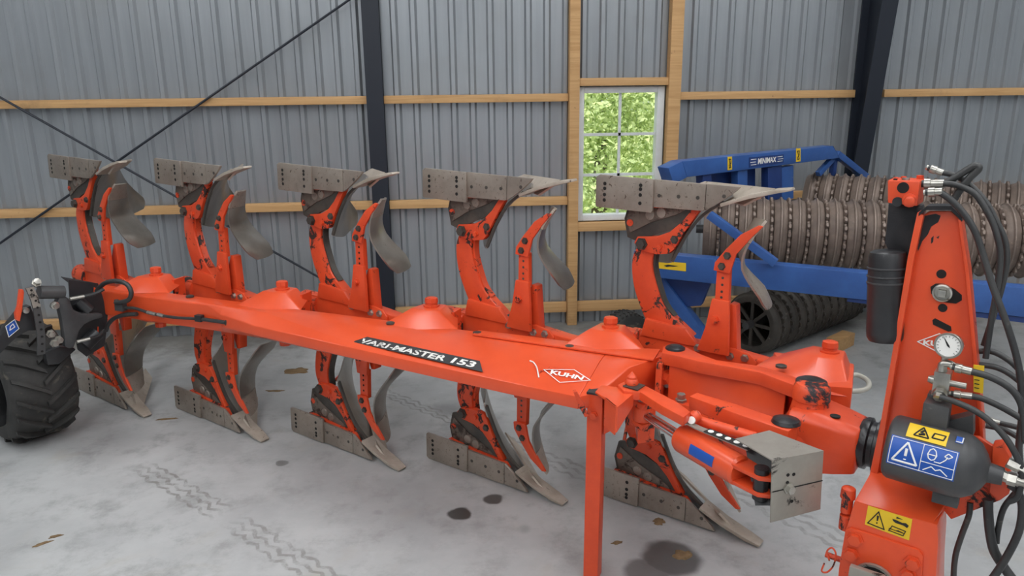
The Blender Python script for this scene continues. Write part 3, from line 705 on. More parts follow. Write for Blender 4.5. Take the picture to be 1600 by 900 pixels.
# guard box over the clevis
gz0, gz1 = .655, .85
g1 = [hit(*p, PZ(gz1)) for p in ((1149, 687), (1202, 674), (1287, 706), (1207, 721))]
gp = P3(g1[3], g1[2], g1[3]-UP)
fr = quad(gp, (1207, 721), (1287, 706), (1282, 796), (1204, 817))
inn = unit(np.cross(g1[2]-g1[3], UP)); inn = inn if inn @ (CC-g1[3]) < 0 else -inn
gd = pk('ram_guard', prism(fr, inn*.005), 'guard', bevel=.001)
pk('guard_top', prism([g1[0], g1[1], g1[2], g1[3]], UP*.004), 'guard', gd)
pk('guard_back', prism([g1[2], g1[1], g1[1]-UP*.19, g1[2]-UP*.19], inn*.004), 'guard', gd)
pk('guard_bolt', hexbolt(hit(1231, 762, gp), -inn, .014, .022), 'zinc', gd)
pk('guard_holes', join(*[cyl(hit(*p, gp)-inn*.0005, hit(*p, gp)-inn*.0015, .006, 10) for p in ((1231, 742), (1240, 741), (1230, 754), (1237, 783))]), 'hole', gd, kind='stuff')
g5 = [hit(*p, gp) for p in ((1207, 768), (1285, 750))]; pk('guard_seam', prism([g5[0]-inn*.002, g5[1]-inn*.002, g5[1]-inn*.002-UP*.003, g5[0]-inn*.002-UP*.003], inn*.002), 'hole', gd)
# parking stand
sc = M(3.045, -.462, 0)
std = pk('parking_stand', prism([sc-A*.031-B*.031, sc+A*.031-B*.031, sc+A*.031+B*.031, sc-A*.031+B*.031], UP*.82+B*LEAN*.3), 'red', bevel=.004)
tp = sc+UP*.82+B*LEAN*.3
pk('stand_cap', obox(tp+UP*.003, A*.033, B*.033, UP*.004), 'black', std)
pk('stand_pin', hexbolt(tp-UP*.085-B*.036-A*.002, -B, .014, .014), 'red', std)
pk('stand_latch', prism([hit(*p, PY(tp[1]-.06)) for p in ((896, 613), (901, 612), (913, 632), (920, 650), (914, 652), (905, 636))], V3(0, .02, 0)), 'red_chip', std)
pk('stand_bracket', prism([tp+A*.034-B*.02-UP*.0, tp+A*.075-B*.02-UP*.05, tp+A*.075-B*.02-UP*.14, tp+A*.034-B*.02-UP*.17], B*.03), 'red', std, bevel=.003)

# ------------------------------------------------------------------ headstock
K = 4
def hp(x, y, lat=-.45): return hit(x, y, PB(K, lat))
TW = -.43
web_px = [(1452, 330), (1486, 330), (1499, 342), (1506, 400), (1513, 470), (1522, 560), (1531, 660), (1534, 742), (1370, 746), (1384, 660), (1404, 540), (1424, 420), (1438, 340)]
tw = pk('headstock_tower', prism([hp(*p, TW) for p in web_px], LT*.025), 'red_clean', bevel=.003)
def flange(px, px2, d0, d1, mat='red'):
    P = [hp(*p, TW) for p in px]; Q2 = [hp(*p, TW) for p in px2]
    return pk('tower_flange', loft([[a-LT*d0, b-LT*d0, b+LT*d1, a+LT*d1] for a, b in zip(P, Q2)]), mat, tw, bevel=.002)
flange([(1436, 330), (1421, 400), (1400, 530), (1380, 650), (1360, 745)], [(1446, 334), (1430, 405), (1408, 535), (1388, 655), (1372, 748)], .03, .03, 'red_clean')
flange([(1499, 340), (1510, 420), (1521, 540), (1531, 650), (1535, 745)], [(1504, 342), (1516, 420), (1527, 540), (1537, 650), (1541, 745)], .03, .03)
tc = [hp(*p, TW-.001) for p in ((1438, 336), (1450, 326), (1488, 326), (1505, 344))]
pk('tower_crown', loft([[p-LT*.03, p-LT*.03+UP*.012, p+LT*.03+UP*.012, p+LT*.03] for p in tc]), 'grease', tw)
pk('grease_smear', prism([hp(*p, TW-.0005) for p in ((1441, 338), (1462, 334), (1470, 337), (1466, 347), (1455, 354), (1450, 366), (1441, 377), (1435, 392), (1432, 384))], -LT*.0015), 'grease', tw)
for pts in (((1455, 372), (1459, 368), (1458, 378), (1455, 381)), ((1463, 371), (1468, 368), (1466, 373))): pk('paint_chip', prism([hp(*p, TW-.0005) for p in pts], -LT*.001), 'grease', tw)
# holes in the web
def disc(px, r, mat, lat, name, th=.002, n=16, sx=1, par=tw):
    c = hp(*px, lat); poly = [c+FW*r*sx*math.cos(t)+ZL*r*math.sin(t) for t in np.linspace(0, 2*math.pi, n, endpoint=False)]
    return pk(name, prism(poly, -LT*th), mat, par)
disc((1471, 428), .014, 'hole', TW, 'pin_hole'); disc((1473, 481), .013, 'hole', TW, 'pin_hole')
sl = [hp(*p, TW) for p in ((1457, 500), (1461, 497), (1486, 510), (1487, 517), (1482, 518), (1458, 507))]
pk('slot', prism(sl, -LT*.002), 'hole', tw)
oc = [hp(*p, TW) for p in ((1454, 448), (1462, 443), (1475, 443), (1492, 452), (1503, 461), (1503, 469), (1494, 474), (1476, 472), (1461, 466), (1455, 458))]
ov = pk('pin_seat', prism(oc, -LT*.003), 'hole', tw)
c = hp(1473, 457, TW-.003)
pk('pin_ring', lathe(c, -LT, [(0, .028), (.012, .028), (.014, .023), (.004, .022), (.003, .01)], 22), 'zinc', ov)
pk('pin_head', obox(c-LT*.012, FW*.011, LT*.008, ZL*.011), 'zinc', ov, bevel=.002)
# tower logo
pw = PB(K, TW); q = quad(pw, (1434, 533.5), (1468, 521), (1506, 540), (1466, 550))
lg2 = pk('logo_decal', outline(q, SQ, .0028, .002), 'white', tw)
q = quad(pw, (1442, 531), (1494, 534), (1494, 544), (1442, 539)); pk('logo_lettering', lettering(q, 'KUHN', 0, 1, 0, 1, .1, .04, .002), 'white', lg2)
# dark neck and valve block
nk = [hp(*p, -.40) for p in ((1388, 316), (1440, 322), (1440, 345), (1426, 400), (1400, 420), (1382, 380))]
pk('tower_neck', prism(nk, LT*.06), 'grease', tw, bevel=.008)
nk = [hp(*p, -.40) for p in ((1384, 372), (1392, 372), (1400, 400), (1382, 392))]
q0, q1, q2, q3 = [hp(*p, -.46) for p in ((1387, 282), (1437, 284), (1433, 322), (1387, 317))]
vb = pk('valve_block', prism([q0, q1, q2, q3], LT*.10), 'red', bevel=.003)
def vpt(u, v): return bil([q0, q1, q2, q3], u, v)
pk('valve_port', lathe(vpt(.50, .72), -LT, [(0, .017), (.003, .017)], 16), 'hole', vb)
pk('valve_port', lathe(vpt(.34, .10), -LT, [(0, .015), (.006, .015)], 14), 'black', vb)
pk('valve_plug', lathe(vpt(.74, .22), -LT+FW*.15, [(0, .022), (.006, .022), (.007, .016), (.03, .015), (.033, .010)], 12), 'red', vb)
tpq = lambda u, v: q0+(q1-q0)*u+LT*.10*v
for u, v, r, h2, mt in ((.5, .35, .012, .006, 'zinc'), (.35, .75, .008, .006, 'red'), (.15, .5, .007, .005, 'red_chip'), (.85, .85, .011, .01, 'red'), (.2, .2, .006, .004, 'hole')):
    pk('valve_screw', lathe(tpq(u, v), ZL, [(0, r), (h2, r), (h2+.001, r*.5)], 10), mt, vb)
# document canister
cb, ctp = hp(1383, 532, -.42), hp(1387, 391, -.42)
Lc = np.linalg.norm(ctp-cb); rc = .058
can = pk('document_canister', lathe(cb, ctp-cb, [(0, rc*.86), (.012, rc*.97), (.03, rc), (Lc*.62, rc), (Lc*.63, rc*1.03), (Lc*.655, rc*1.03), (Lc*.66, rc), (Lc*.80, rc*.985), (Lc*.93, rc*.98), (Lc*.98, rc*.90), (Lc, rc*.70)], 28), 'black')
for t in (.64, .71, .80): pk('canister_band', lathe(cb+(ctp-cb)*t, ctp-cb, [(0, rc*1.0), (.002, rc*1.05), (.005, rc*1.05), (.007, rc*1.0)], 28), 'black_metal', can)
pk('canister_bracket', obox(hp(1410, 480, -.40), FW*.03, LT*.02, ZL*.10), 'red', can)
# accumulator
AC = -.60
c0, c1 = hp(1388, 695, AC), hp(1500, 726, AC); ad = unit(c1-c0); La = np.linalg.norm(c1-c0); ra_ = .100
acc = pk('accumulator', lathe(c0, ad, [(0, ra_*.86), (.006, ra_*.95), (.016, ra_), (La, ra_), (La+.002, ra_*.985), (La+.004, ra_*.985), (La+.022, ra_*.93), (La+.045, ra_*.78), (La+.064, ra_*.52), (La+.074, ra_*.30), (La+.11, ra_*.26)], 36), 'black_metal')
e1 = unit((CC-c0)-ad*((CC-c0) @ ad)); e2 = np.cross(ad, e1); e2 = e2 if e2[2] > 0 else -e2
def sk(t, a, r): return c0+ad*t+(e1*math.cos(a)+e2*math.sin(a))*r
def acc_patch(name, t0, t1, a0, a1, mat, par, lift=.001, sl=0.):
    G = [[sk(t0+(t1-t0)*i/5+0*j, a0+(a1-a0)*j/8, ra_+lift) for j in range(9)] for i in range(6)]
    return pk(name, shell(G, .0006), mat, par)
def acc_line(name, pts, w, mat, par, lift=.0025):
    gs = []
    for (u0, v0), (u1, v1) in zip(pts, pts[1:]):
        n = 4; P = [sk(u0+(u1-u0)*i/n, v0+(v1-v0)*i/n, ra_+lift) for i in range(n+1)]; gs.append(tube(P, w, 5, 1))
    return pk(name, join(*gs), mat, par)
tm = lambda f: La*f
yk = acc_patch('yellow_warning_label', tm(.26), tm(.80), .40, .95, 'yellow', acc)
acc_line('label_triangle', [(tm(.36), .50), (tm(.56), .50), (tm(.46), .86), (tm(.36), .50)], .0022, 'ink', yk)
acc_line('label_book', [(tm(.60), .56), (tm(.75), .56), (tm(.77), .74), (tm(.62), .74), (tm(.60), .56)], .0022, 'ink', yk)
acc_line('label_glyph', [(tm(.42), .56), (tm(.50), .60), (tm(.44), .66), (tm(.48), .74)], .003, 'ink', yk)
bk = acc_patch('blue_warning_label', tm(.08), tm(.99), -.55, .34, 'sticker_blue', acc)
acc_line('label_border', [(tm(.10), -.50), (tm(.97), -.50), (tm(.97), .30), (tm(.10), .30), (tm(.10), -.50)], .0011, 'white', bk)
acc_line('label_border', [(tm(.53), -.50), (tm(.53), .30)], .0011, 'white', bk); acc_line('label_border', [(tm(.53), -.20), (tm(.97), -.20)], .0011, 'white', bk)
acc_line('label_triangle', [(tm(.15), -.38), (tm(.49), -.38), (tm(.32), .22), (tm(.15), -.38)], .003, 'white', bk)
acc_line('label_mark', [(tm(.32), .04), (tm(.32), -.18)], .004, 'white', bk); acc_line('label_mark', [(tm(.32), -.27), (tm(.32), -.29)], .004, 'white', bk)
acc_line('label_glyph', [(tm(.62), -.06), (tm(.60), .05), (tm(.62), .18), (tm(.66), .24), (tm(.70), .18), (tm(.72), .05), (tm(.70), -.06), (tm(.66), -.10), (tm(.62), -.06)], .0016, 'white', bk)
acc_line('label_glyph', [(tm(.60), .05), (tm(.72), .05)], .0014, 'white', bk)
acc_line('label_glyph', [(tm(.70), -.12), (tm(.78), -.12), (tm(.84), .0), (tm(.86), .10)], .0014, 'white', bk)
acc_line('label_glyph', [(tm(.82), .10), (tm(.86), .20), (tm(.92), .14), (tm(.87), .06), (tm(.82), .10)], .0016, 'white', bk)
acc_line('label_glyph', [(tm(.58), -.44), (tm(.68), -.28), (tm(.74), -.36), (tm(.80), -.30), (tm(.90), -.44)], .0016, 'white', bk)
bk2 = acc_patch('small_blue_label', tm(.90), tm(1.0), .62, .88, 'sticker_blue', acc)
acc_line('label_border', [(tm(.91), .65), (tm(.99), .65), (tm(.99), .85)], .0016, 'white', bk2)
pk('accumulator_clamp', obox(hp(1462, 655, AC+.02), FW*.035, LT*.03, ZL*.055), 'black_metal', acc, bevel=.004)
pk('accumulator_foot', obox(hp(1478, 776, AC), FW*.035, LT*.02, ZL*.02), 'black_metal', acc, bevel=.003)
pk('accumulator_neck', join(lathe(c0+ad*(La+.10), ad, [(0, .014), (.02, .014)], 6), lathe(c0+ad*(La+.12), ad, [(0, .020), (.022, .020)], 6), lathe(c0+ad*(La+.143), ad, [(0, .014), (.05, .014)], 10)), 'zinc', acc)
# red bracket behind the accumulator
rb = [hp(*p, -.50) for p in ((1470, 680), (1530, 684), (1550, 697), (1566, 695), (1579, 715), (1577, 772), (1563, 782), (1486, 812), (1468, 790))]
pk('hitch_bracket', prism(rb, LT*.02), 'red_chip', bevel=.004)
rb = [hp(*p, -.54) for p in ((1551, 697), (1566, 695), (1579, 715), (1577, 772), (1560, 783), (1546, 770))]
pk('hitch_bracket', prism(rb, LT*.05), 'red', bevel=.004)
pk('dark_platform', prism([hp(*p, -.5) for p in ((1470, 652), (1524, 640), (1524, 672), (1470, 690))], -LT*.05), 'black_metal')
# lower headstock: sloping plate, front plate, bolted flange
LO = -.62
sl0 = [hp(1362, 735, -.45), hp(1490, 768, -.45)]; sl1 = [hp(1335, 783, LO), hp(1458, 818, LO)]
pk('headstock_shoulder', prism([sl0[0], sl0[1], sl1[1], sl1[0]], LT*.03-UP*.02), 'red_clean', bevel=.004)
fpx = [(1335, 783), (1458, 818), (1465, 820), (1466, 850), (1463, 900), (1462, 960), (1305, 950), (1311, 884), (1322, 826)]
lf = pk('headstock_plate', prism([hp(*p, LO) for p in fpx], LT*.16), 'red_clean', bevel=.006)
bpx = [(1322, 826), (1330, 823), (1435, 857), (1443, 866), (1442, 905), (1440, 945), (1307, 940), (1312, 885)]
bf = pk('bolted_flange', prism([hp(*p, LO-.001) for p in bpx], -LT*.010), 'red', bevel=.003)
for p in ((1336, 842), (1330, 866), (1426, 880), (1420, 898)):
    pk('flange_bolt', hexbolt(hp(*p, LO-.012), -LT, .020, .016), 'red', bf)
pk('shaft_hole', lathe(hp(1365, 908, LO-.012), -LT, [(0, .06), (.004, .06)], 24), 'hole', bf)
pk('shaft_ring', lathe(hp(1365, 908, LO-.012), -LT, [(0, .064), (.012, .064), (.012, .056), (.0, .056)], 24), 'guard', bf)
pk('drawbar_plate', prism([hp(*p, LO-.06) for p in ((1330, 880), (1384, 898), (1384, 940), (1322, 930))], -LT*.02+FW*.0), 'guard', bf, bevel=.002)
pls = PB(K, LO); q = quad(pls, (1356.6, 789.5), (1425.7, 811), (1420.5, 844), (1351.4, 819))
ys = pk('yellow_warning_label', flat(q, SQ, .001, .001), 'yellow', lf)
pk('label_triangle', outline(q, [(.06, .14), (.44, .10), (.26, .86)], .0032, .003), 'ink', ys)
pk('label_mark', join(flat(q, [(.245, .40), (.275, .40), (.285, .66), (.235, .66)], .003), flat(q, [(.245, .26), (.275, .26), (.275, .33), (.245, .33)], .003)), 'ink', ys)
pk('label_wrench', join(flat(q, [(.60, .66), (.66, .60), (.84, .60), (.92, .54), (.95, .66), (.88, .74), (.80, .70), (.66, .74), (.58, .74)], .003), flat(q, [(.66, .82), (.80, .86), (.66, .90)], .003)), 'ink', ys)
pk('label_book', outline(q, [(.54, .14), (.86, .12), (.90, .36), (.60, .40)], .0028, .003), 'ink', ys)
pk('label_book_line', outline(q, [(.54, .24), (.70, .24), (.74, .28), (.88, .24)], .002, .003), 'ink', ys)
# clip pins at the left of the lower headstock
cp = hp(1328, 790, -.60); pk('hitch_pin', join(lathe(hp(1322, 800, -.58), ZL, [(0, .018), (.05, .018), (.052, .024), (.085, .022), (.09, .015)], 12)), 'red_chip')
pk('hitch_pin', lathe(hp(1321, 826, -.58), ZL, [(0, .022), (.05, .022), (.052, .012)], 12), 'red_chip')
pk('linch_pin', join(cyl(hp(1290, 866, -.60), hp(1318, 876, -.60), .010, 10), tube([hp(*p, -.62) for p in ((1296, 876), (1292, 862), (1300, 856), (1306, 866), (1302, 884), (1292, 894), (1284, 892), (1288, 880))], .003, 6)), 'red_chip')
# gauge and its manifold
GA = -.58
gc = hp(1482, 540, GA); vd = unit(-LT*.9-FW*.1+UP*.12)
ga = pk('pressure_gauge', lathe(gc, vd, [(-.03, .026), (-.025, .035), (0, .0375), (.004, .039), (.008, .0375), (.008, .034), (.004, .033)], 30), 'zinc')
fx, fy = frame(vd); fy = fy if fy[2] > 0 else -fy; fx = np.cross(fy, vd)
pk('gauge_face', lathe(gc+vd*.004, vd, [(0, .0325), (.001, .0325)], 30), 'white', ga)
pk('gauge_needle', prism([gc+vd*.006+fy*.026-fx*.016, gc+vd*.006+fy*.001+fx*.004, gc+vd*.006-fy*.006+fx*.006, gc+vd*.006-fy*.001-fx*.002], vd*.001), 'ink', ga)
pk('gauge_ticks', join(*[prism([gc+vd*.0052+(fx*math.cos(t)+fy*math.sin(t))*.025+(fx*-math.sin(t)+fy*math.cos(t))*w_ for w_ in (-.0007, .0007)]+[gc+vd*.0052+(fx*math.cos(t)+fy*math.sin(t))*.030+(fx*-math.sin(t)+fy*math.cos(t))*w_ for w_ in (.0007, -.0007)], vd*.0006) for t in np.linspace(-.8, math.pi+.8, 15)]), 'ink', ga, kind='stuff')
mf = pk('manifold', join(obox(hp(1472, 598, GA+.03), FW*.022, LT*.022, ZL*.038), lathe(hp(1457, 593, GA+.02), FW, [(-.012, .010), (0, .014), (.012, .012), (.02, .01), (.09, .01)], 10), cyl(hp(1474, 585, GA+.03), hp(1476, 556, GA+.02), .010, 10)), 'zinc', bevel=.002)
pk('manifold_nut', lathe(hp(1469, 612, GA+.005), -LT*.8-UP*.4, [(0, .020), (.014, .020), (.016, .014), (.03, .014)], 6), 'zinc', mf)
pk('manifold_elbow', tube([hp(*p, GA+.01) for p in ((1470, 580), (1472, 570), (1482, 568), (1492, 573))], .011, 10), 'zinc', mf)
pk('manifold_post', obox(hp(1466, 642, GA+.05), FW*.033, LT*.02, ZL*.055), 'black_metal', mf, bevel=.004)
# yellow scale plate
q = [hp(*p, -.475) for p in ((1521, 570), (1538, 572), (1536, 615), (1521, 612))]; yp = pk('scale_plate', prism(q, LT*.003), 'yellow')
pk('scale_marks', join(*[prism([bil(q, u, v)-LT*.001 for u, v in ((.1, t), (.6, t), (.6, t+.03), (.1, t+.03))], -LT*.001) for t in (.15, .3, .45, .6, .75)]), 'ink', yp, kind='stuff')
# hoses
def hose(pts, r=.0105, lat=-.47, mat='hose', fit=None, lats=None):
    P = [hp(x, y, lat if lats is None else lats[i]) for i, (x, y) in enumerate(pts)]
    r *= .86; h_ = pk('hydraulic_hose', tube(P, r, 10), mat)
    if fit:
        d = unit(P[1]-P[0]); pk('hose_fitting', lathe(P[0]-d*.005, d, [(0, r*.9), (.012, r*.9), (.013, r*1.45), (.03, r*1.45), (.031, r*1.2), (fit, r*1.2)], 10), 'zinc', h_)
    return h_
hose([(1450, 262), (1470, 269), (1488, 273), (1512, 286), (1539, 314), (1557, 346), (1570, 376), (1573, 408), (1566, 446), (1550, 500), (1537, 540)], fit=.05, lat=-.40)
hose([(1440, 287), (1462, 287), (1478, 285), (1493, 277), (1512, 265), (1524, 259), (1529, 264), (1514, 279), (1500, 297), (1490, 312)], .013, fit=.07, lat=-.42)
hose([(1474, 287), (1490, 288), (1508, 294), (1526, 306), (1543, 332), (1556, 362), (1563, 400), (1558, 450), (1549, 500), (1540, 560)], .0105, -.44)
hose([(1446, 301), (1464, 300), (1480, 308), (1501, 328), (1521, 357), (1534, 392), (1552, 450), (1575, 512), (1592, 575), (1597, 640), (1592, 700), (1596, 740)], .0115, -.48, fit=.05)
hose([(1488, 573), (1512, 579), (1544, 588), (1572, 602), (1590, 620), (1599, 645), (1602, 690)], .0115, -.58, fit=.055)
hose([(1486, 615), (1510, 618), (1532, 622), (1560, 634), (1592, 652), (1612, 668)], .0105, -.54, fit=.06)
hose([(1468, 620), (1490, 627), (1520, 640), (1544, 656), (1568, 680), (1586, 708), (1597, 740), (1590, 775), (1576, 784)], .0105, -.60)
hose([(1524, 549), (1552, 550), (1580, 566), (1602, 590), (1620, 620)], .0105, -.40)
hose([(1524, 569), (1556, 574), (1580, 586), (1602, 606), (1620, 640)], .0105, -.42)
hose([(1516, 785), (1514, 805), (1503, 835), (1493, 868), (1490, 905), (1492, 940)], .0105, -.50)
hose([(1544, 780), (1544, 800), (1547, 832), (1553, 860), (1567, 884), (1582, 905), (1600, 930)], .0165, -.54)
hose([(1577, 757), (1590, 768), (1597, 792), (1594, 822), (1585, 847), (1567, 880), (1550, 905), (1535, 930)], .013, -.58)
hose([(1596, 760), (1580, 778), (1567, 797), (1559, 829), (1557, 848)], .010, -.52)
hose([(1540, 665), (1570, 672), (1602, 690), (1625, 700)], .010, -.42)
hose([(1536, 655), (1556, 660), (1590, 668), (1625, 680)], .010, -.38, fit=.05)
pk('hose_elbow', join(*[lathe(hp(x, y, -.60), -UP*.3+FW, [(0, .016), (.03, .016), (.031, .011), (.05, .011)], 6) for x, y in ((1566, 742), (1574, 722))]), 'zinc')
pk('hydraulic_hose', tube([hit(*p, PZ(.62)) for p in ((1318, 588), (1340, 586), (1356, 595), (1356, 606), (1340, 611), (1318, 610))], .012, 10), 'hose_pale')

# ------------------------------------------------------------------ depth wheel
def trav(P):
    t = P-BD(0, 0, 0, 0); z = t[2]; t = t-B*LEAN*z; return -(t @ FW), t @ LT, z
WR, WW = .335, .175
wy = trav(hit(74, 600, PXT(0, -.02)))[1]
wc = BD(0, .30, wy, WR-.005); wc[2] = WR+.012
prof = [(-WW*.80, WR*.52), (-WW*.98, WR*.62), (-WW, WR*.75), (-WW*.97, WR*.88), (-WW*.86, WR*.935), (-WW*.4, WR*.955), (0, WR*.96), (WW*.4, WR*.955), (WW*.86, WR*.935), (WW*.97, WR*.88), (WW, WR*.75), (WW*.98, WR*.62), (WW*.80, WR*.52)]
gs = [lathe(wc, LT, prof, 44)]
wx_, wz_ = FW, UP
def rim_pt(t, lat, r): return wc+LT*lat+(FW*math.cos(t)+UP*math.sin(t))*r
NL = 17
for i in range(NL):
    for s in (-1, 1):
        t0 = 2*math.pi*(i+(.5 if s > 0 else 0))/NL; n = 5; secs = []
        for j in range(n):
            u = j/(n-1); lat = s*(-.012+u*(WW*.99)); tt = t0+.36*u*1.0; hw = .042
            rr = WR*.955-(.02 if u > .9 else 0)
            secs.append([rim_pt(tt-hw, lat, rr-.015), rim_pt(tt+hw, lat, rr-.015), rim_pt(tt+hw*.75, lat, rr+.026), rim_pt(tt-hw*.75, lat, rr+.026)])
        gs.append(loft(secs))
ty = pk('tyre', join(*gs), 'rubber', ang=45)
pk('wheel_rim', lathe(wc-LT*WW*.8, LT, [(0, WR*.50), (.01, WR*.54), (.03, WR*.50), (.08, WR*.42), (.10, WR*.2), (.2, WR*.2), (.22, WR*.42), (.27, WR*.5), (.28, WR*.54)], 28), 'black_metal', ty)
XW = -.09
def wp(x, y, d=0): return hit(x, y, PXT(0, XW+d))
def c1(pts, d=0): return [wp(x/3.2125, 420+y/3.2125, d) for x, y in pts]
arm = pk('wheel_arm', prism(c1([(-30, 372), (30, 300), (70, 250), (108, 202), (155, 185), (178, 250), (182, 310), (140, 312), (90, 340), (40, 385), (10, 420), (-30, 450)], .0), -FW*.06), 'black', bevel=.006)
q = c1([(27, 288), (72, 254), (94, 300), (43, 342)], -.001); lb = pk('blue_label', prism(q, FW*.002), 'sticker_blue', arm)
pk('label_border', outline(q, SQ, .003, .003), 'white', lb)
pk('label_glyph', outline(q, [(.25, .45), (.75, .4), (.7, .75), (.4, .7)], .004, .003), 'white', lb)
pk('lever', prism(c1([(103, 106), (118, 104), (122, 120), (112, 205), (100, 265), (84, 258), (80, 225), (93, 190)], -.03), -FW*.03), 'red', arm, bevel=.003)
pk('lever_bolt', lathe(wp(125/3.2125, 420+207/3.2125, -.01), FW, [(0, .016), (.02, .016), (.022, .008)], 10), 'zinc', arm)
pk('arm_upright', prism(c1([(-10, 470), (20, 500), (28, 560), (35, 690), (30, 780), (15, 790), (5, 640), (-10, 560)], .25), -LT*.02), 'black', arm)
arc = smooth_path([V3(148, 95, 0), V3(176, 160, 0), V3(195, 250, 0), V3(208, 340, 0), V3(208, 432, 0)], 5)
secs = []
for p in arc:
    a, b = c1([(p[0]-19, p[1]+3), (p[0]+19, p[1]-5)], -.05); secs.append([a, b, b-FW*.012, a-FW*.012])
ap = pk('setting_arc', loft(secs), 'black_metal', ang=50)
pk('scale_strip', loft([[a+FW*.003, b+FW*.003, b, a] for a, b, *_ in secs[:8]]), 'guard', ap)
pk('arc_holes', join(*[lathe(c1([(p[0]+3, p[1])], -.052)[0], FW, [(0, .006), (.004, .006)], 8) for p in arc[1::2]]), 'hole', ap, kind='stuff')
pk('arc_bolt', hexbolt(wp(182/3.2125, 420+75/3.2125, -.04), UP*.8+FW, .018, .03), 'zinc', ap)
fk = pk('wheel_fork', prism(c1([(288, 165), (300, 142), (325, 135), (348, 150), (370, 205), (410, 222), (460, 222), (515, 225), (518, 245), (470, 258), (425, 280), (400, 310), (385, 360), (372, 395), (350, 402), (328, 392), (320, 310), (308, 240)], -.04), -FW*.05), 'black_metal', bevel=.01)
pk('fork_pivot', cyl(wp(195/3.2125, 420+118/3.2125, -.02), wp(318/3.2125, 420+118/3.2125, -.02), .036, 20), 'black_metal', fk)
pk('fork_boss', lathe(wp(270/3.2125, 420+182/3.2125, -.03), FW, [(0, .022), (.02, .022), (.022, .014), (.04, .014)], 8), 'zinc', fk)
for x, y in ((252, 325), (292, 355), (270, 372)): pk('fork_nut', hexbolt(wp(x/3.2125, 420+y/3.2125, -.03), FW, .017, .03), 'zinc', fk)
pk('fork_stub', prism(c1([(225, 420), (300, 390), (370, 395), (385, 405), (300, 480), (240, 485)], .05), -FW*.05), 'black', fk, bevel=.01)
gu = pk('wheel_guard', prism(c1([(342, 70), (345, 55), (488, 72), (500, 95), (538, 230), (534, 300), (522, 385), (432, 440), (388, 405), (372, 300), (352, 200)], .03), FW*.006), 'black')
pk('guard_flap', prism([wp(95, 432, .10), wp(149, 442, .03), wp(154, 449, .03), wp(107, 441, .03)], -UP*.004), 'black', gu)
pk('guard_slot', prism(c1([(470, 92), (478, 95), (478, 118), (470, 115)], .02), FW*.003), 'red_clean', gu)
pk('guard_slot', prism(c1([(488, 290), (494, 290), (494, 322), (488, 322)], .02), FW*.003), 'red_clean', gu)
pk('wheel_ram', cyl(wp(122, 470, 0), wp(140, 486, -.02), .032, 16), 'black', gu)
pk('wheel_ram', cyl(wp(132, 540, 0), wp(152, 520, 0), .040, 16), 'black', gu)
for a, b in (((109, 467), (131, 463)), ((120, 534), (140, 529))):
    pk('hose_fitting', cyl(wp(*a, -.06), wp(*b, -.06), .010, 8), 'zinc', gu)
pk('hydraulic_hose', tube([wp(131, 463, -.06), wp(148, 459, -.06), wp(162, 452, -.06)], .010, 8), 'hose', gu)
pk('hydraulic_hose', tube([wp(140, 529, -.06), wp(154, 525, -.05), wp(163, 516, -.03)], .010, 8), 'hose', gu)
# hoses along the beam
pb_ = (M(0, -.215, 0), np.cross(A, ZL))
hb = lambda pts, d=0: [hit(x, y, pb_)-B*d for x, y in pts]
pk('hydraulic_hose', tube(hb([(158, 453), (170, 441), (188, 437), (205, 442), (212, 455), (208, 466), (196, 470), (188, 470)], .03), .013, 10), 'hose')
pk('hydraulic_hose', tube(hb([(168, 516), (172, 505), (182, 496), (198, 491), (216, 490)], .01), .012, 10), 'hose')
hp2 = pk('beam_pipe', tube(hb([(192, 480), (214, 481), (240, 489), (275, 495), (312, 497)], .012), .0085, 8), 'hose')
pk('pipe_tail', tube(hb([(312, 497), (335, 500), (356, 503)], .012), .011, 8), 'hose', hp2)
pk('pipe_coupling', join(cyl(*hb([(234, 487), (247, 490)], .014), .011, 8), cyl(*hb([(250, 490), (259, 493)], .014), .011, 8)), 'zinc', hp2)
pk('pipe_clamp', obox(hb([(314, 496)], .012)[0], A*.022, B*.014, ZL*.018), 'black', hp2, bevel=.003)
pk('pipe_block', join(obox(hb([(192, 478)], .014)[0], A*.03, B*.016, ZL*.022), hexbolt(hb([(187, 472)], .02)[0], UP, .012, .02)), 'black_metal', hp2)
pk('pipe_eye', lathe(hb([(357, 503)], .012)[0], -B, [(0, .016), (.006, .016), (.007, .008)], 10), 'steel_dark', hp2)
pk('beam_nose', lathe(M(-.02, -.10, ZC)-A*.16, A, [(0, .045), (.02, .06), (.12, .066), (.16, .066)], 20), 'red')

# ================================================================== RING ROLLER
RO = empty('ring_roller', (2.3, 4.9, 0), 'blue-framed farm roller with rows of brown cast-iron rings, standing by the wall behind the plough', 'roller')
def rk(name, g, mat, parent=None, **kw): return mk(name, g, MAT[mat], parent or RO, **kw)
RR = .235
ringp = [(-.062, RR*.72), (-.064, RR*.86), (-.055, RR*.90), (-.02, RR*.935), (-.012, RR*.96), (-.008, RR*1.0), (.004, RR*1.0), (.008, RR*.96), (.02, RR*.93), (.045, RR*.90), (.053, RR*.86), (.052, RR*.72)]
def ringlathe(pr, n):
    v = []; f = []; m_ = len(pr)
    for h_, r_ in pr:
        for i in range(n): v.append(V3(h_, r_*math.cos(2*math.pi*i/n), r_*math.sin(2*math.pi*i/n)))
    for j in range(m_):
        for i in range(n): f.append([j*n+i, j*n+(i+1) % n, ((j+1) % m_)*n+(i+1) % n, ((j+1) % m_)*n+i])
    return v, f
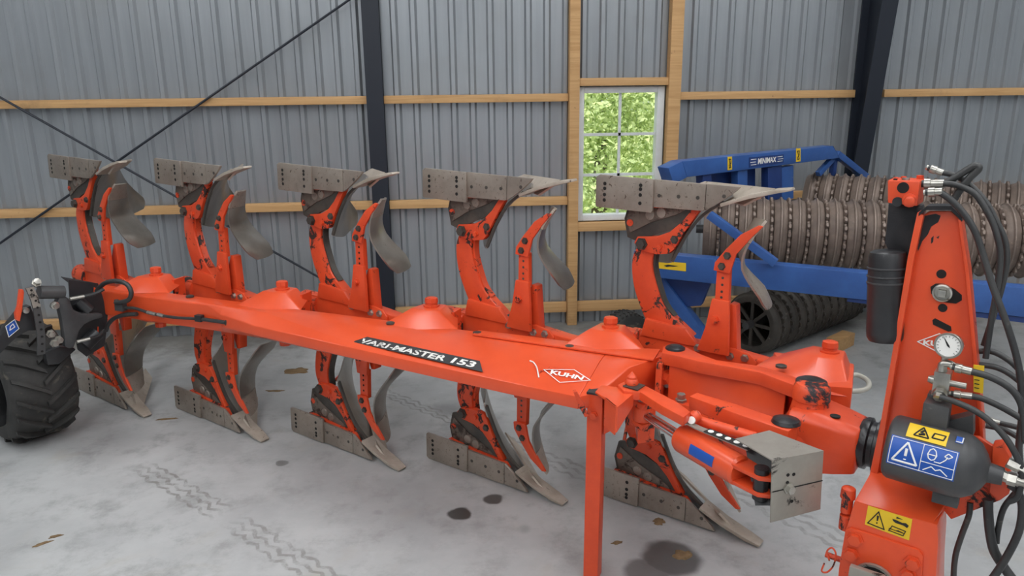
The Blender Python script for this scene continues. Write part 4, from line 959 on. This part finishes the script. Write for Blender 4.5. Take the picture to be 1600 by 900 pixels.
def make_ring(mat):
    g1_ = ringlathe(ringp, 44)
    n = 24; gs = [ringlathe([(.055, RR*.74), (.057, RR*.88), (.076, RR*.88), (.078, RR*.74)], 40)]
    for i in range(n):
        t = 2*math.pi*i/n; c = V3(.0665, math.cos(t)*RR*.915, math.sin(t)*RR*.915); rd = V3(0, math.cos(t), math.sin(t)); tg = V3(0, -math.sin(t), math.cos(t))
        gs.append(loft([[c+tg*a*w+V3(1, 0, 0)*b*.014*w2+rd*h for a, b in ((-.02, -.6), (-.02, .6), (-.008, 1), (.008, 1), (.02, .6), (.02, -.6), (.008, -1), (-.008, -1))] for h, w, w2 in ((-.02, 1, 1), (.004, .95, 1), (.016, .6, .7))]))
    out = []
    for nm, g in (('roller_ring', g1_), ('cog_ring', join(*gs))):
        o = mk(nm, g, MAT[mat], RO, ang=50); out.append(o.data); bpy.data.objects.remove(o)
    return out
def mesh_ring(mat):
    # vertices were stored relative to the roller's root: rebuild them around the ring centre
    dat = make_ring(mat); r0 = ROOT[RO.name]
    for me in dat: me.transform(Matrix.Diagonal((.76, 1, 1, 1)) @ Matrix.Translation(Vector(tuple(r0))))
    return dat
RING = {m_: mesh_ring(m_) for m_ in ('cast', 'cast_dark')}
def row(p, q, n, mat, pitch=.1115):
    d = unit(q-p); ang = math.atan2(d[1], d[0])
    ax = rk('roller_axle', cyl(p-d*.10, p+d*(pitch*n+.02), .03, 12), 'black_metal')
    for i in range(n):
        c = p+d*pitch*i
        for me, nm in zip(RING[mat], ('roller_ring', 'cog_ring')):
            o = bpy.data.objects.new(nm, me); COL.objects.link(o); o.parent = RO
            o.location = tuple(c-ROOT[RO.name]); o.rotation_euler = (random.uniform(0, .2), math.asin(-d[2]) if nm == 'roller_ring' else random.uniform(-.01, .01), ang)
    return d
zf = 1.22
f0, f1 = hit(1152, 308, PZ(zf)), hit(1590, 320, PZ(zf)); dF = unit(f1-f0)
axF = lambda p: p-V3(0, 0, RR*.97)
row(axF(f0-dF*.16), axF(f1), 22, 'cast')
b0_, b1_ = hit(1262, 270, PZ(1.28)), hit(1597, 285, PZ(1.28)); dB = unit(b1_-b0_)
row(axF(b0_+dB*.05), axF(b1_), 16, 'cast')
l0, l1 = hit(1188, 553, PZ(0)), hit(1345, 492, PZ(0)); dL = unit(l1-l0)
nL = unit(np.cross(UP, dL)); nL = nL if nL[1] > 0 else -nL
lc = lambda p: p+UP*RR+nL*.06
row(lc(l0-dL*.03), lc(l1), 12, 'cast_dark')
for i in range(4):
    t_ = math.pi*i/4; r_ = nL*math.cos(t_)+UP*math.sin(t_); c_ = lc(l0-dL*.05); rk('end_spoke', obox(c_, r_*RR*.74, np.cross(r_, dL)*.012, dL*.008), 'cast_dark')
# blue frame
def beam_px(p0, p1, z, h, th, name='frame_beam', mat='blue', ex=(0, 0), par=None):
    a, b = hit(*p0, PZ(z)), hit(*p1, PZ(z)); d = unit(b-a); a = a-d*ex[0]; b = b+d*ex[1]; n = np.cross(UP, d); n = n if n[1] > 0 else -n
    return rk(name, prism([a, b, b+n*th, a+n*th], -UP*h), mat, par, bevel=.008)
fb = beam_px((1022, 396), (1600, 450), .88, .165, .10, ex=(.10, .8))
a, b = hit(1022, 396, PZ(.88)), hit(1600, 450, PZ(.88)); dB2 = unit(b-a); nB2 = np.cross(UP, dB2); nB2 = nB2 if nB2[1] > 0 else -nB2
rk('beam_cap', prism([a-dB2*.10, a-dB2*.15+nB2*.03, a-dB2*.15+nB2*.07, a-dB2*.10+nB2*.10], -UP*.165), 'blue', fb, bevel=.004)
pln = (a, nB2); q = [hit(*p, pln) for p in ((1026, 408), (1072, 412), (1072, 424), (1026, 420))]
q = quad(pln, (1026, 407), (1072, 411), (1072, 424), (1026, 419)); yl = rk('yellow_label', flat(q, SQ, .001, .001), 'yellow', fb)
rk('label_mark', flat(q, [(.25, .45), (.40, .62), (.75, .55), (.6, .42), (.45, .40), (.35, .3)], .003), 'ink', yl)
rk('under_beam', prism([a+dB2*1.2-UP*.17+nB2*.02, b+dB2*.8-UP*.17+nB2*.02, b+dB2*.8-UP*.21+nB2*.02, a+dB2*1.2-UP*.19+nB2*.02], nB2*.06), 'blue_dark', fb)
# diagonals on the beam
def bar(P0, P1, w, h, name, mat='blue', par=None):
    d = unit(P1-P0); s = unit(np.cross(d, UP))*w/2; u_ = np.cross(s, d); u_ = unit(u_)*h/2
    return rk(name, loft([[p-s-u_, p+s-u_, p+s+u_, p-s+u_] for p in (P0, P1)]), mat, par, bevel=.004)
pm = (a-nB2*.035, nB2)
bar(hit(1108, 335, pm), hit(1212, 411, pm), .05, .05, 'diagonal_brace')
pm2 = (a+nB2*.16, nB2)
bar(hit(1030, 448, pm2)+UP*.05, hit(1110, 530, pm2)-UP*.05, .09, .09, 'diagonal_brace')
rk('frame_post', prism([hit(*p, (a+nB2*.14, nB2)) for p in ((1030, 430), (1110, 440), (1095, 478), (1062, 480))], nB2*.08), 'blue_dark', bevel=.004)
rk('frame_foot', prism([hit(*p, (a+nB2*.1, nB2)) for p in ((992, 430), (1003, 428), (1003, 440), (994, 441))], nB2*.06), 'steel_dark', bevel=.003)
# rear bar with lettering
zt = 1.5
t0_, t1_ = hit(1066, 250, PZ(zt)), hit(1302, 228, PZ(zt)); dT = unit(t1_-t0_); nT = np.cross(UP, dT); nT = nT if nT[1] > 0 else -nT
pT = (t0_, nT)
tbq = quad(pT, (1066, 252), (1302, 228), (1312, 247), (1074, 277))
rb_ = rk('rear_bar', prism(tbq, nT*.10), 'blue', bevel=.006)
q = quad(pT, (1066, 252), (1074, 276), (1046, 282), (1040, 262))
rk('bar_end', loft([[tbq[0], tbq[0]+nT*.1, tbq[3]+nT*.1, tbq[3]], [p-dT*.12-UP*.035 for p in (tbq[0], tbq[0]+nT*.1, tbq[3]+nT*.1, tbq[3])]]), 'blue', rb_, bevel=.004)
rk('bar_end', loft([[tbq[1], tbq[1]+nT*.1, tbq[2]+nT*.1, tbq[2]], [p+dT*.03-UP*.03 for p in (tbq[1], tbq[1]+nT*.1, tbq[2]+nT*.1, tbq[2])]]), 'blue', rb_, bevel=.004)
q = quad(pT, (1170, 246), (1224, 241), (1224, 254), (1170, 262)); np_ = rk('name_plate', flat(q, SQ, .001, .002), 'blue_dark', rb_)
rk('name_lettering', lettering(q, 'MINIMAX', .24, .78, .22, .82, .15, .03, .004), 'white', np_)
rk('name_stripe', join(*[flat(q, [(u, v), (u+.15, v), (u+.15, v+.07), (u, v+.07)], .0035) for u, v in ((.05, .74), (.03, .46), (.05, .2), (.81, .74), (.83, .46), (.81, .2))]), 'white', np_)
for cx, cy in ((1140, 255), (1247, 242)):
    q = quad(pT, (cx-3.5, cy-10), (cx+3.5, cy-10.6), (cx+3.5, cy+10), (cx-3.5, cy+11)); y2 = rk('hook_label', flat(q, SQ, .001, .001), 'yellow', rb_)
    rk('hook_mark', outline(q, [(.3, .8), (.7, .8), (.7, .5), (.35, .35), (.35, .15), (.7, .2)], .006, .003), 'ink', y2)
for x0, x1 in ((1098, 1112), (1153, 1168), (1200, 1222), (1222, 1240)):
    pp = [hit(*p, (t0_+nT*.02, nT)) for p in ((x0, 262), (x1, 258), (x1, 310), (x0, 314))]
    rk('bar_strut', prism(pp, nT*.06), 'blue_dark' if x0 in (1200, 1098) else 'blue', bevel=.004)
rk('rear_plate', prism([hit(*p, (t0_+nT*.12, nT)) for p in ((1090, 268), (1180, 262), (1180, 330), (1095, 330))], nT*.02), 'blue_dark')
e0, e1_ = hit(1306, 240, (t0_+nT*.05, nT)), hit(1352, 276, (t0_+nT*.05, nT)); bar(e0, e1_, .05, .05, 'end_brace')
bar(hit(1304, 244, (t0_+nT*.05, nT)), hit(1278, 272, (t0_+nT*.05, nT)), .04, .04, 'end_brace'); bar(hit(1304, 244, (t0_+nT*.05, nT)), hit(1300, 276, (t0_+nT*.05, nT)), .04, .04, 'end_brace', 'blue_dark')
# transport tyre beside the roller
# ------------------------------------------------------------------ small things on the floor
zt2 = .36; cT = hit(978, 487, PZ(zt2)); axT = unit(V3(.35, -.94, 0)); RT = zt2/2
cT = V3(cT[0], cT[1], RT)
gs = [lathe(cT, axT, [(-.075, RT*.5), (-.09, RT*.75), (-.08, RT*.92), (-.045, RT*.97), (.045, RT*.97), (.08, RT*.92), (.09, RT*.75), (.075, RT*.5)], 36)]
xA, yA = frame(axT)
for i in range(30):
    t = 2*math.pi*i/30
    for s in (-1, 0, 1):
        pth = []
        for j in range(3):
            lat = s*.05+(j-1)*.02; tt = t+.05*(j-1)*(1 if s >= 0 else -1)+s*.06
            pth.append([cT+axT*lat+(xA*math.cos(tt+e)+yA*math.sin(tt+e))*r_ for e, r_ in ((-.05, RT*.95), (.05, RT*.95), (.04, RT*1.0), (-.04, RT*1.0))])
        gs.append(loft(pth))
tyo = rk('transport_tyre', join(*gs), 'rubber', ang=45)
rk('tyre_hub', lathe(cT-axT*.06, axT, [(0, RT*.5), (.03, RT*.45), (.06, RT*.2), (.12, RT*.45), (.13, RT*.5)], 20), 'black_metal', tyo)
bkp = hit(1312, 543, PZ(0)); dx_ = unit(V3(.8, .6, 0)); dy_ = V3(-dx_[1], dx_[0], 0)
mk('timber_block', obox(bkp+UP*.05, dx_*.13, dy_*.05, UP*.05), MAT['wood'], bevel=.004, label='short pale timber block on the floor by the roller rings', cat='block')
def clump(px, sx, sy, h, lab, seed, rot=0.):
    r_ = np.random.default_rng(seed); c = hit(*px, PZ(0)); n = 18; ring = []
    for i in range(n):
        t = 2*math.pi*i/n; k = r_.uniform(.65, 1.1); x_, y_ = sx*k*math.cos(t), sy*k*math.sin(t)
        ring.append(V3(x_*math.cos(rot)-y_*math.sin(rot), x_*math.sin(rot)+y_*math.cos(rot), 0))
    secs = [[c+p+UP*.0005 for p in ring], [c+p*.85+UP*h*r_.uniform(.4, 1) for p in ring], [c+p*.4+UP*h*r_.uniform(.5, 1.2) for p in ring]]
    mk('mud_clump', loft(secs), MAT['dirt'], label=lab, cat='mud', group='mud crumbs on the concrete')
for i, (px, sx, sy, h, lab, rot) in enumerate([
    ((464, 580), .10, .07, .012, 'flat brown mud patch on concrete between the second and third plough bodies', .2),
    ((430, 611), .07, .015, .006, 'thin streak of brown mud on concrete beside the second plough body', -.1),
    ((262, 655), .08, .012, .006, 'thin smear of brown mud at the toe of the plough body by the wheel', .1),
    ((1066, 868), .05, .04, .010, 'brown mud crumb lying in a dark oil stain', .3),
    ((1030, 815), .035, .03, .008, 'brown mud crumb beside the landside of the front plough body', .8),
    ((88, 838), .035, .012, .006, 'small brown crumb alone on the concrete near the wheel', .4),
    ((66, 850), .05, .012, .004, 'thin pale brown crumb beside a smaller one on the concrete', .6),
    ((964, 848), .03, .015, .004, 'small brown crumb next to the parking stand', .2)]):
    clump(px, sx, sy, h, lab, 20+i, rot)
